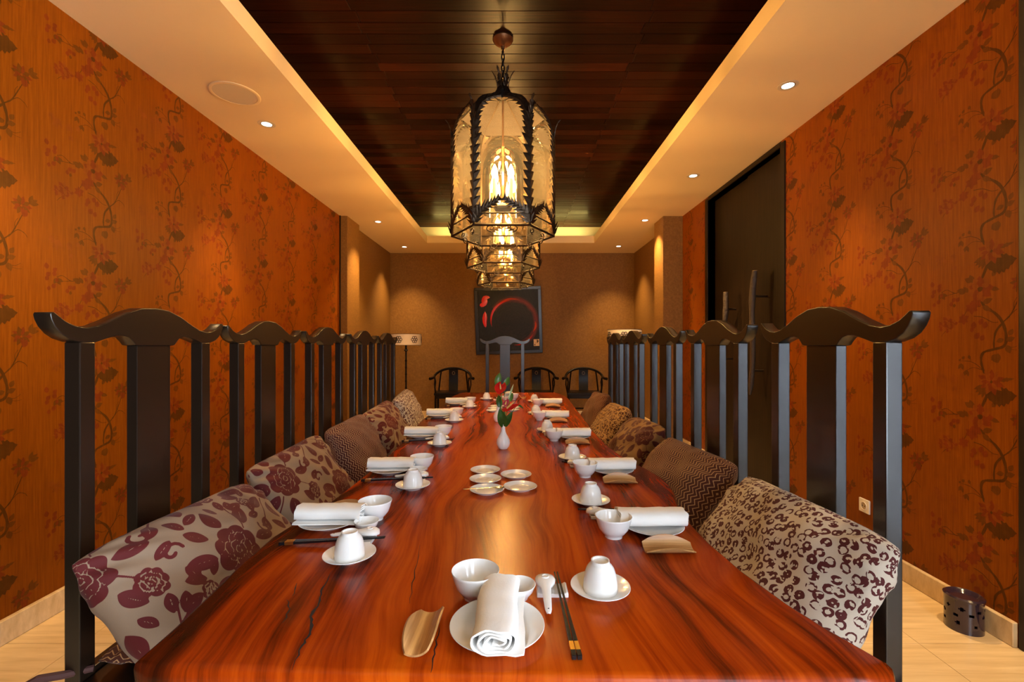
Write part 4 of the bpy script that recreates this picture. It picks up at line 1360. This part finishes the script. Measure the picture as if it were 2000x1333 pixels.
def setting(place, px, py, rz, nap_rot=0.0, seed=0, items='all', two_dish=True):
    rnd = random.Random(seed)
    c, s = math.cos(rz), math.sin(rz)
    def W(x, y): return (px + c * x - s * y, py + s * x + c * y)
    j = lambda a=.004: rnd.uniform(-a, a)
    Z = TZ
    put('plate', 'white round plate under the napkin ' + place, 'plate', 'dinner plates', (*W(0, 0), Z), rz)
    put('napkin', 'white rolled cotton napkin on the plate ' + place, 'napkin', 'rolled napkins', (*W(.002, .004), Z + .0193), rz + nap_rot)
    put('bowl', 'white flared soup bowl ' + place, 'bowl', 'soup bowls', (*W(-.047 + j(), .119 + j()), Z), rz)
    put('dish', 'small white sauce dish ' + place, 'dish', 'sauce dishes', (*W(.040 + j(.002), .121 + j(.002)), Z), rz)
    put('rest', 'white rectangular china spoon rest ' + place, 'spoon rest', 'spoon rests', (*W(.112, .140), Z), rz)
    put('spoon', 'white china soup spoon lying on the rest ' + place, 'spoon', 'soup spoons', (*W(.098, .142), Z + .0085), rz + j(.03))
    a = rnd.uniform(-.02, .02)
    put('stick', 'black gold-banded chopstick, inner of the pair ' + place, 'chopstick', 'chopsticks', (*W(.129, -.002), Z + .0098), 0, rot=(.030, 0, rz + .035 + a))
    put('stick', 'black gold-banded chopstick, outer of the pair ' + place, 'chopstick', 'chopsticks', (*W(.1375, -.002), Z + .0098), 0, rot=(.030, 0, rz + .047 + a))
    sx, sy = W(.214 + j(), .137 + j())
    put('saucer', 'white saucer under the upturned cup ' + place, 'saucer', 'saucers', (sx, sy, Z), rz)
    put('cup', 'white handleless cup turned upside down ' + place, 'cup', 'upturned cups', (sx, sy, Z + .0068), rz)
    put('scoop', 'half-round bamboo towel tray ' + place, 'tray', 'bamboo trays', (*W(-.133, -.001), Z), rz + j(.05))
LPL = [(-.540, 1.352), (-.51, 1.91), (-.53, 2.63), (-.545, 3.37), (-.51, 4.07)]
RPL = [(.395, 1.315), (.405, 1.90), (.337, 2.588), (.300, 3.28), (.326, 4.03)]
NTH = ['nearest', 'second', 'third', 'fourth', 'farthest']
setting('at the near end of the table', -.031, .845, 0, -.03, 1)
for i, (x, y) in enumerate(LPL): setting('at the %s place on the left side' % NTH[i], x, y, -PI / 2, [0, .02, -.02, .03, 0][i], 10 + i)
for i, (x, y) in enumerate(RPL): setting('at the %s place on the right side' % NTH[i], x, y, PI / 2, [0, .02, 0, -.12, .05][i], 20 + i)
setting('at the far head of the table', -.05, 4.55, PI, 0, 30)

for k, (x, y, lab) in enumerate(((-.119, 1.914, 'back left of the near group of five'), (-.111, 1.785, 'middle left of the near group of five'), (-.0975, 1.655, 'front left of the near group, holding a teaspoon'),
                                 (.008, 1.846, 'back right of the near group of five'), (.0225, 1.69, 'front right of the near group of five'),
                                 (-.142, 3.90, 'back left of the far group beyond the vase'), (-.154, 3.765, 'middle left of the far group beyond the vase'), (-.158, 3.635, 'front left of the far group beyond the vase'),
                                 (-.010, 3.82, 'back right of the far group beyond the vase'), (-.018, 3.68, 'front right of the far group beyond the vase'))):
    put('small', 'white side plate, ' + lab, 'plate', 'side plates in the centre', (x, y, TZ), 0)
def teaspoon():
    t = thing('teaspoon', 'silver teaspoon resting across a white side plate', 'spoon', (-.0975, 1.655, TZ + .0150), rad(12))
    data = [(-.085, .0035, .001), (-.080, .0055, .001), (-.04, .0035, .001), (.0, .0022, .0005), (.020, .0030, 0), (.030, .0085, -.001), (.042, .0125, -.0015), (.055, .0105, -.001), (.063, .003, 0)]
    for nm, rng in (('handle', data[:5]), ('spoon_bowl', data[4:])):
        loft([[(x, -w, z), (x, -w * .5, z - w * .28), (x, w * .5, z - w * .28), (x, w, z), (x, w * .5, z - w * .28 + .0016), (x, -w * .5, z - w * .28 + .0016)] for x, w, z in rng]).build(nm, 'steel', t, smooth=True, angle=60)
teaspoon()

# ------------------------------------------------------------------ bud vases with anthuriums
vase_prof = [(0, .0), (.020, .0), (.0245, .004), (.0315, .016), (.0345, .030), (.0325, .046), (.0250, .062), (.0160, .076), (.0112, .090), (.0100, .105), (.0108, .118), (.0135, .126), (.0125, .1265), (.0090, .118), (.0080, .10), (.009, .088), (.0, .07)]
def vase(label, x, y):
    o = MB().lathe(vase_prof, 36).build('bud_vase', 'white_china', smooth=True, angle=60)
    o.location = (x, y, TZ); tag(o, label, 'vase', 'white bud vases'); return o
VX, VY = -.055, 2.345
vase('white bottle-shaped bud vase with anthuriums in the table centre', VX, VY)
V2X, V2Y = -.108, 3.16
vase('white bud vase half hidden behind the anthurium leaves', V2X, V2Y)
def blade(name, label, cat, parent, base, tip, width, m, cup=.25, face=(0, -1, .2), heart=0.0, seg=10, group=None, bend=.15):
    """broad curved leaf with a midrib, from base to tip"""
    b, t = Vector(base), Vector(tip); ax = (t - b); L = ax.length; ax.normalize()
    f = Vector(face); f = (f - ax * f.dot(ax)).normalized(); sd = ax.cross(f)
    mb = MB(); vs = []
    rows = []
    for i in range(seg + 1):
        s = i / seg
        w = width * (math.sin(PI * min(1, s * .92 + .08)) ** .75) * (1 - .25 * s) + .0004
        ctr = b + ax * (L * s) + f * (-bend * L * math.sin(PI * s) + 0)
        for layer in (0, 1):
            for q in (-1, -.5, 0, .5, 1):
                back = heart * width * (abs(q)) * (1 - s) ** 3
                vs.append(ctr + sd * (w * q) + f * (cup * w * abs(q) ** 1.5) - ax * back - f * (.0012 * layer))
    fs = []
    for i in range(seg):
        a, c = 10 * i, 10 * i + 10
        for k in range(4):
            fs.append((a + k, a + k + 1, c + k + 1, c + k)); fs.append((a + 5 + k, c + 5 + k, c + 6 + k, a + 6 + k))
        fs.append((a, c, c + 5, a + 5)); fs.append((a + 4, a + 9, c + 9, c + 4))
    mb.add(vs, fs)
    return mb.build(name, m, parent, smooth=True, angle=70)
def stem_tube(pts, r=.0022): return MB().tube(pts, r, 6)
def pt(x, z, dy=0.0): 
    """point of the bouquet: x, height above the table, depth offset from the vase"""
    return Vector((VX + x, VY + dy, TZ + z))
PXM = VY / 900.0                        # scale of the bouquet measurements, taken in the plane of the vase
def vp(px, py, dy=0.0): return Vector((((px - 1004) * PXM), VY + dy, CAM_Z - (py - 673.5) * PXM))
def anthurium(label, base, tip, width, face, m, stem, spad):
    t = thing('anthurium_bloom', label, 'flower', tuple(stem[0]))
    o0 = Vector(stem[0])
    loc = lambda p: Vector(p) - o0
    stem_tube([loc(p) for p in stem]).build('stem', 'stem_green', t, smooth=True)
    blade('spathe', None, None, t, loc(base), loc(tip), width, m, cup=.35, face=face, heart=.5, bend=.05)
    a, b = loc(spad[0]), loc(spad[1])
    MB().tube([a, a.lerp(b, .5), b], [.0042, .0038, .0012], 8).build('spadix', 'spadix_yellow', t, smooth=True)
anthurium('red anthurium bloom standing highest in the vase', vp(980, 752), vp(974, 769, -.040), .033, (0, -.55, .85), 'anthurium_red', [pt(0, .10), vp(978, 800), vp(980, 765)], (vp(978, 762, -.012), vp(977, 749, -.02)))
anthurium('red anthurium bloom leaning right with yellow spadix', vp(985, 801, -.01), vp(1014, 789, -.03), .020, (-.1, -.6, .8), 'anthurium_red', [pt(0, .10), vp(986, 815), vp(986, 800)], (vp(990, 797, -.02), vp(1005, 783, -.03)))
anthurium('small pink anthurium bloom tucked behind the leaning one', vp(984, 792, .005), vp(994, 781, 0), .014, (0, -1, .2), 'anthurium_pink', [pt(0, .10), vp(985, 810), vp(986, 795)], (vp(987, 790, -.01), vp(989, 783, -.012)))
def leaf_thing(label, base, tip, w, m, face=(0, -1, .2), cup=.3, bend=.1):
    o0 = pt(0, .105)
    t = thing('foliage_leaf', label, 'leaf', tuple(o0))
    lo = lambda p: Vector(p) - o0
    stem_tube([Vector((0, 0, 0)), lo(base) * .5 + Vector((0, .004, 0)), lo(base)], .0016).build('stem', 'stem_green', t, smooth=True)
    blade('leaf_blade', None, None, t, lo(base), lo(tip), w, m, cup, face, .2, bend=bend)
leaf_thing('broad dark green leaf wrapping the neck of the front vase', vp(983, 832, -.01), vp(976, 797, -.03), .026, 'leaf_green', (.1, -1, .2), .35, -.05)
leaf_thing('broad dark green leaf right of the vase neck', vp(987, 832, -.008), vp(1001, 803, -.02), .018, 'leaf_green', (-.2, -1, .2), .35, -.05)
leaf_thing('upright green leaf topmost left in the bouquet', vp(970, 753, .01), vp(976, 729, .02), .019, 'leaf_light', (.2, -1, .1), .25)
leaf_thing('upright green leaf topmost right in the bouquet', vp(986, 755, .01), vp(994, 737, .02), .017, 'leaf_light', (-.4, -1, .1), .35)
leaf_thing('green heart-shaped leaf in the middle left of bouquet', vp(976, 795, .005), vp(974, 772, -.01), .018, 'leaf_green', (.1, -1, .1), .3)
leaf_thing('green leaf in the middle right of bouquet', vp(996, 784, .01), vp(1001, 768, .012), .013, 'leaf_light', (-.3, -1, .1), .35)
leaf_thing('slim pale spear-shaped leaf rising right of the blooms', vp(993, 780, .006), vp(1003, 751, .01), .005, 'pale_leaf', (0, -1, .1), .5)
leaf_thing('thin arching leaf drooping far right of bouquet', vp(1008, 792, -.02), vp(1022, 797, -.03), .007, 'leaf_green', (0, -.6, .8), .3, -.2)

# ------------------------------------------------------------------ painting on the far wall
pt_ = thing('painting', 'black framed abstract canvas with red brushed circle on far wall', 'painting', ((993 - 1004) / 900 * 8.12, YB - .045, CAM_Z + (673.5 - 626) / 900 * 8.12), 0)
pt_.rotation_euler = (rad(2.0), rad(-1.8), 0)
PW = 1.175
h = PW / 2
poly_o = [(-h, -h), (h, -h), (h, h), (-h, h)]
for (x0, x1, z0, z1) in ((-h, h, h - .055, h), (-h, h, -h, -h + .055), (-h, -h + .055, -h + .055, h - .055), (h - .055, h, -h + .055, h - .055)):
    MB().box(x0, x1, -.03, .03, z0, z1).build('frame_bar', 'black_frame', pt_, bevel=.004)
MB().box(-h + .05, h - .05, -.018, .02, -h + .05, h - .05).build('canvas', 'painted_canvas', pt_)
def stroke_obj(name, poly, m):
    mb = MB(); n = len(poly); cx = sum(p[0] for p in poly) / n; cz = sum(p[1] for p in poly) / n
    vs = [(cx, -.024, cz)] + [(x * .6 + cx * .4, -.0235, z * .6 + cz * .4) for x, z in poly] + [(x, -.018, z) for x, z in poly]
    fs = [(0, 1 + i, 1 + (i + 1) % n) for i in range(n)] + [(1 + i, 1 + n + i, 1 + n + (i + 1) % n, 1 + (i + 1) % n) for i in range(n)]
    mb.add(vs, fs); return mb.build(name, m, pt_, smooth=True, angle=60)
q = lambda x, y: ((x - 728) / 1030 * PW, (685 - y) / 1030 * PW)
stroke_obj('paint_stroke', [q(*p) for p in ((455, 325), (430, 300), (395, 292), (355, 300), (330, 335), (322, 375), (325, 405), (298, 420), (292, 445), (318, 468), (355, 462), (392, 440), (412, 405), (418, 372), (402, 350), (425, 335))], 'red_paint')
stroke_obj('paint_stroke', [q(*p) for p in ((372, 535), (395, 580), (400, 640), (390, 700), (388, 755), (375, 785), (350, 765), (332, 705), (328, 640), (345, 575))], 'red_paint')
def arc_stroke(a0, a1, r0, w, m, n=22):
    a = [rad(a0 + (a1 - a0) * i / n) for i in range(n + 1)]
    out = [(.085 + (r0 + w * math.sin(PI * i / n)) * math.cos(t), -.035 + (r0 + w * math.sin(PI * i / n)) * math.sin(t)) for i, t in enumerate(a)]
    inn = [(.085 + r0 * math.cos(t), -.035 + r0 * math.sin(t)) for t in a]
    mb = MB(); vs = [(x, -.0185, z) for x, z in out] + [(x, -.0185, z) for x, z in inn] + [((x + X) / 2, -.024, (z + Zz) / 2) for (x, z), (X, Zz) in zip(out, inn)]
    N = n + 1; fs = []
    for i in range(n): fs += [(i, i + 1, 2 * N + i + 1, 2 * N + i), (N + i, 2 * N + i, 2 * N + i + 1, N + i + 1)]
    mb.add(vs, fs); mb.build('paint_stroke', m, pt_, smooth=True)
arc_stroke(192, 96, .385, .040, 'red_paint')
arc_stroke(140, 70, .40, .030, 'orange_red_paint')
arc_stroke(-28, 2, .385, .035, 'orange_red_paint')
arc_stroke(-92, -30, .405, .022, 'red_paint')
x0, z0 = q(1108, 1095); x1, z1 = q(1198, 990)
MB().box(x0, x1, -.022, -.017, z0, z1).build('seal', 'seal_paper', pt_)
for (a, b, c, d) in ((.12, .28, .10, .28), (.55, .70, .45, .95), (.70, .85, .62, .80), (.30, .38, .40, .48)):
    MB().box(x0 + a * (x1 - x0), x0 + b * (x1 - x0), -.0228, -.0218, z0 + c * (z1 - z0), z0 + d * (z1 - z0)).build('seal_mark', 'dark_hole', pt_)

# ------------------------------------------------------------------ horseshoe-back armchairs by the far wall
def make_armchair(label, loc, rz):
    t = thing('horseshoe_armchair', label, 'chair', loc, rz, 'horseshoe armchairs along the far wall')
    D = 'dark_lacquer'
    MB().box(-.285, .285, -.235, .235, .470, .505).build('seat_frame', D, t, bevel=.006)
    MB().box(-.235, .235, -.190, .190, .503, .512).build('seat_panel', D, t, bevel=.003)
    for sx in (-1, 1):
        for sy in (-1, 1):
            MB().tube([(sx * .262, sy * .212, 0), (sx * .258, sy * .208, .475)], [.019, .018], 10).build('leg', D, t, smooth=True)
    for sx in (-1, 1):
        MB().tube([(sx * .26, -.21, .16), (sx * .26, .21, .16)], .012, 8).build('stretcher', D, t, smooth=True)
        # arm post: S-curved front support
        MB().tube([(sx * .262, -.185, .50), (sx * .272, -.195, .60), (sx * .262, -.175, .68), (sx * .278, -.165, .745)], [.015, .013, .012, .014], 8).build('arm_post', D, t, smooth=True)
        MB().tube([(sx * .245, .195, .50), (sx * .225, .220, .70), (sx * .205, .235, .862)], .013, 8).build('back_post', D, t, smooth=True)
        MB().tube([(sx * .276, 0, .50), (sx * .300, .01, .62), (sx * .290, .02, .775)], .010, 8).build('side_spindle', D, t, smooth=True)
    MB().tube([(-.26, -.21, .10), (.26, -.21, .10)], .013, 8).build('stretcher', D, t, smooth=True)
    MB().tube([(-.26, .21, .20), (.26, .21, .20)], .012, 8).build('stretcher', D, t, smooth=True)
    MB().box(-.25, .25, -.222, -.206, .415, .470).build('apron', D, t, bevel=.003)
    pts = []
    for i in range(33):
        a = PI * i / 32
        x = .300 * math.cos(a); y = -.02 + .255 * math.sin(a) ** .9
        z = .752 + .130 * math.sin(a) ** 1.1
        pts.append((x, y, z))
    pts = [(.345, -.235, .738), (.325, -.19, .740), (.305, -.10, .745)] + pts + [(-.305, -.10, .745), (-.325, -.19, .740), (-.345, -.235, .738)]
    MB().tube(pts, [.024, .022] + [.0205] * (len(pts) - 4) + [.022, .024], 10).build('arm_rail', D, t, smooth=True, angle=70)
    vs = []
    sp = [(.505, .195), (.60, .222), (.70, .238), (.80, .240), (.872, .232)]
    m = MB()
    for z, y in sp: vs += [(-.078, y - .008, z), (.078, y - .008, z), (.078, y + .008, z), (-.078, y + .008, z)]
    fs = [(3, 2, 1, 0), tuple(len(vs) - 4 + k for k in range(4))]
    for i in range(len(sp) - 1):
        for k in range(4): fs.append((4 * i + k, 4 * i + (k + 1) % 4, 4 * i + 4 + (k + 1) % 4, 4 * i + 4 + k))
    m.add(vs, fs); s = m.build('back_splat', D, t, smooth=True, angle=40)
    m = MB()
    for k in range(8):
        a = 2 * PI * k / 8
        m.tube([(.018 * math.cos(a), 0, .022 * math.sin(a)), (.027 * math.cos(a + .3), 0, .032 * math.sin(a + .3)), (.018 * math.cos(a + .785), 0, .022 * math.sin(a + .785))], .0022, 5)
    o = m.build('carved_medallion', 'branch_pale', s, smooth=True); o.location = (0, .229, .80)
    return t
AY = 7.62
ac = make_armchair('black horseshoe-back armchair standing between the left lamp and the painting', ((883 - 1004) / 900 * 7.55, AY, 0), rad(4))
dup(ac, 'black horseshoe-back armchair below the right edge of the painting', ((1048 - 1004) / 900 * 7.60, AY + .06, 0), rad(-3))
dup(ac, 'black horseshoe-back armchair at the far wall nearest the right corner', ((1142 - 1004) / 900 * 7.55, AY, 0), rad(-6))

# ------------------------------------------------------------------ floor lamps
def make_lamp(label, loc, top):
    t = thing('floor_lamp', label, 'floor lamp', loc, 0, 'standing lamps with drum shades')
    R = .245; zb = top - .185
    MB().lathe([(0, 0), (.16, 0), (.16, .015), (.12, .028), (.03, .04), (.02, .07), (0, .07)], 28).build('lamp_base', 'dark_lacquer', t, smooth=True)
    prof = [(0, .05), (.016, .05)]
    for k in range(9):
        z = .12 + k * (zb - .28) / 9
        prof += [(.014, z), (.021, z + .018), (.014, z + .036)]
    prof += [(.014, zb - .10), (.032, zb - .085), (.036, zb - .078), (.016, zb - .06), (.016, zb + .05), (0, zb + .05)]
    MB().lathe(prof, 14).build('lamp_pole', 'dark_lacquer', t, smooth=True)
    m = MB().lathe([(R, zb), (R, top), (R - .004, top), (R - .004, zb)], 48, closed=True)
    s = m.build('lamp_shade', 'lamp_linen', t, smooth=True)
    for z in (zb, top - .006):
        MB().lathe([(R + .002, z), (R + .002, z + .006), (R - .006, z + .006), (R - .006, z)], 48, closed=True).build('rim_band', 'shade_rim', s)
    for z in (top - .02,):
        for k in range(3):
            a = 2 * PI * k / 3; MB().tube([(0, 0, z), (R * math.cos(a), R * math.sin(a), z)], .003, 5).build('spider_arm', 'shade_rim', s)
    for k in range(6):
        a0 = 2 * PI * k / 6 - PI / 2 - .25
        m = MB()
        def on(u, v): 
            an = a0 + u / R; return ((R + .004) * math.cos(an), (R + .004) * math.sin(an), (zb + top) / 2 + v)
        for j in range(6):
            b = 2 * PI * j / 6
            cx, cz = .036 * math.cos(b), .036 * math.sin(b)
            m.tube([on(cx + .021 * math.cos(2 * PI * i / 12), cz + .021 * math.sin(2 * PI * i / 12)) for i in range(12)], .0045, 5, closed=True)
        m.tube([on(.016 * math.cos(2 * PI * i / 10), .016 * math.sin(2 * PI * i / 10)) for i in range(10)], .0045, 5, closed=True)
        m.build('flower_fretwork', 'shade_rim', s, smooth=True)
    return t
make_lamp('floor lamp with floral drum shade by the left far corner', ((793 - 1004) / 900 * 7.55, 7.55, 0), 1.458)
make_lamp('floor lamp with floral drum shade behind the right chair row', ((1220 - 1004) / 900 * 6.78, 6.78, 0), 1.507)

# ------------------------------------------------------------------ pierced oil burner on the floor
def make_burner():
    t = thing('oil_burner', 'dark purple glazed pierced ceramic oil burner on the floor', 'burner', (2.040, 2.09, 0), 0)
    R = .068; H = .150; SEG = 72; ROW = 26
    holes = []
    rnd = random.Random(6)
    for r_, (z, n) in enumerate(((.045, 7), (.080, 8), (.112, 8))):
        for k in range(n): holes.append((2 * PI * (k + .5 * r_ + rnd.uniform(-.15, .15)) / n, z + rnd.uniform(-.008, .008), rnd.uniform(.0075, .0095)))
    def inhole(a, z):
        for ha, hz, hr in holes:
            da = (a - ha + PI) % (2 * PI) - PI
            if (da * R) ** 2 + ((z - hz) * 1.25) ** 2 < hr ** 2: return True
        return False
    m = MB(); vs = []; fs = []
    for rr in (R, R - .007):
        for i in range(ROW + 1):
            for k in range(SEG):
                a = 2 * PI * k / SEG; z = .0 + H * i / ROW
                vs.append((rr * math.cos(a), rr * math.sin(a), z))
    n1 = (ROW + 1) * SEG
    keep = {}
    for i in range(ROW):
        for k in range(SEG):
            keep[i, k] = not inhole(2 * PI * (k + .5) / SEG, H * (i + .5) / ROW)
    for (i, k), v in keep.items():
        k2 = (k + 1) % SEG
        q = (i * SEG + k, i * SEG + k2, (i + 1) * SEG + k2, (i + 1) * SEG + k)
        if v:
            fs.append(q); fs.append(tuple(n1 + x for x in q[::-1]))
        else:
            for (e0, e1, ni, nk) in ((q[0], q[1], i - 1, k), (q[1], q[2], i, k2), (q[2], q[3], i + 1, k), (q[3], q[0], i, (k - 1) % SEG)):
                if keep.get((ni, nk), True): fs.append((e0, e1, n1 + e1, n1 + e0))
    for k in range(SEG):
        k2 = (k + 1) % SEG; fs.append((ROW * SEG + k, ROW * SEG + k2, n1 + ROW * SEG + k2, n1 + ROW * SEG + k))
    m.add(vs, fs); m.build('pierced_body', 'purple_glaze', t, smooth=True, angle=50)
    MB().lathe([(R - .004, H - .012), (R + .003, H - .010), (R + .004, H - .002), (R - .004, H + .004), (R - .014, H - .004), (R - .03, H - .024), (.02, H - .034), (0, H - .035), (0, H - .040), (.03, H - .039), (R - .02, H - .026)], 48).build('oil_bowl', 'purple_glaze', t, smooth=True, angle=60)
    MB().lathe([(0, .001), (R - .008, .001), (R - .008, .006), (0, .006)], 40).build('burner_floor', 'purple_glaze', t)
make_burner()
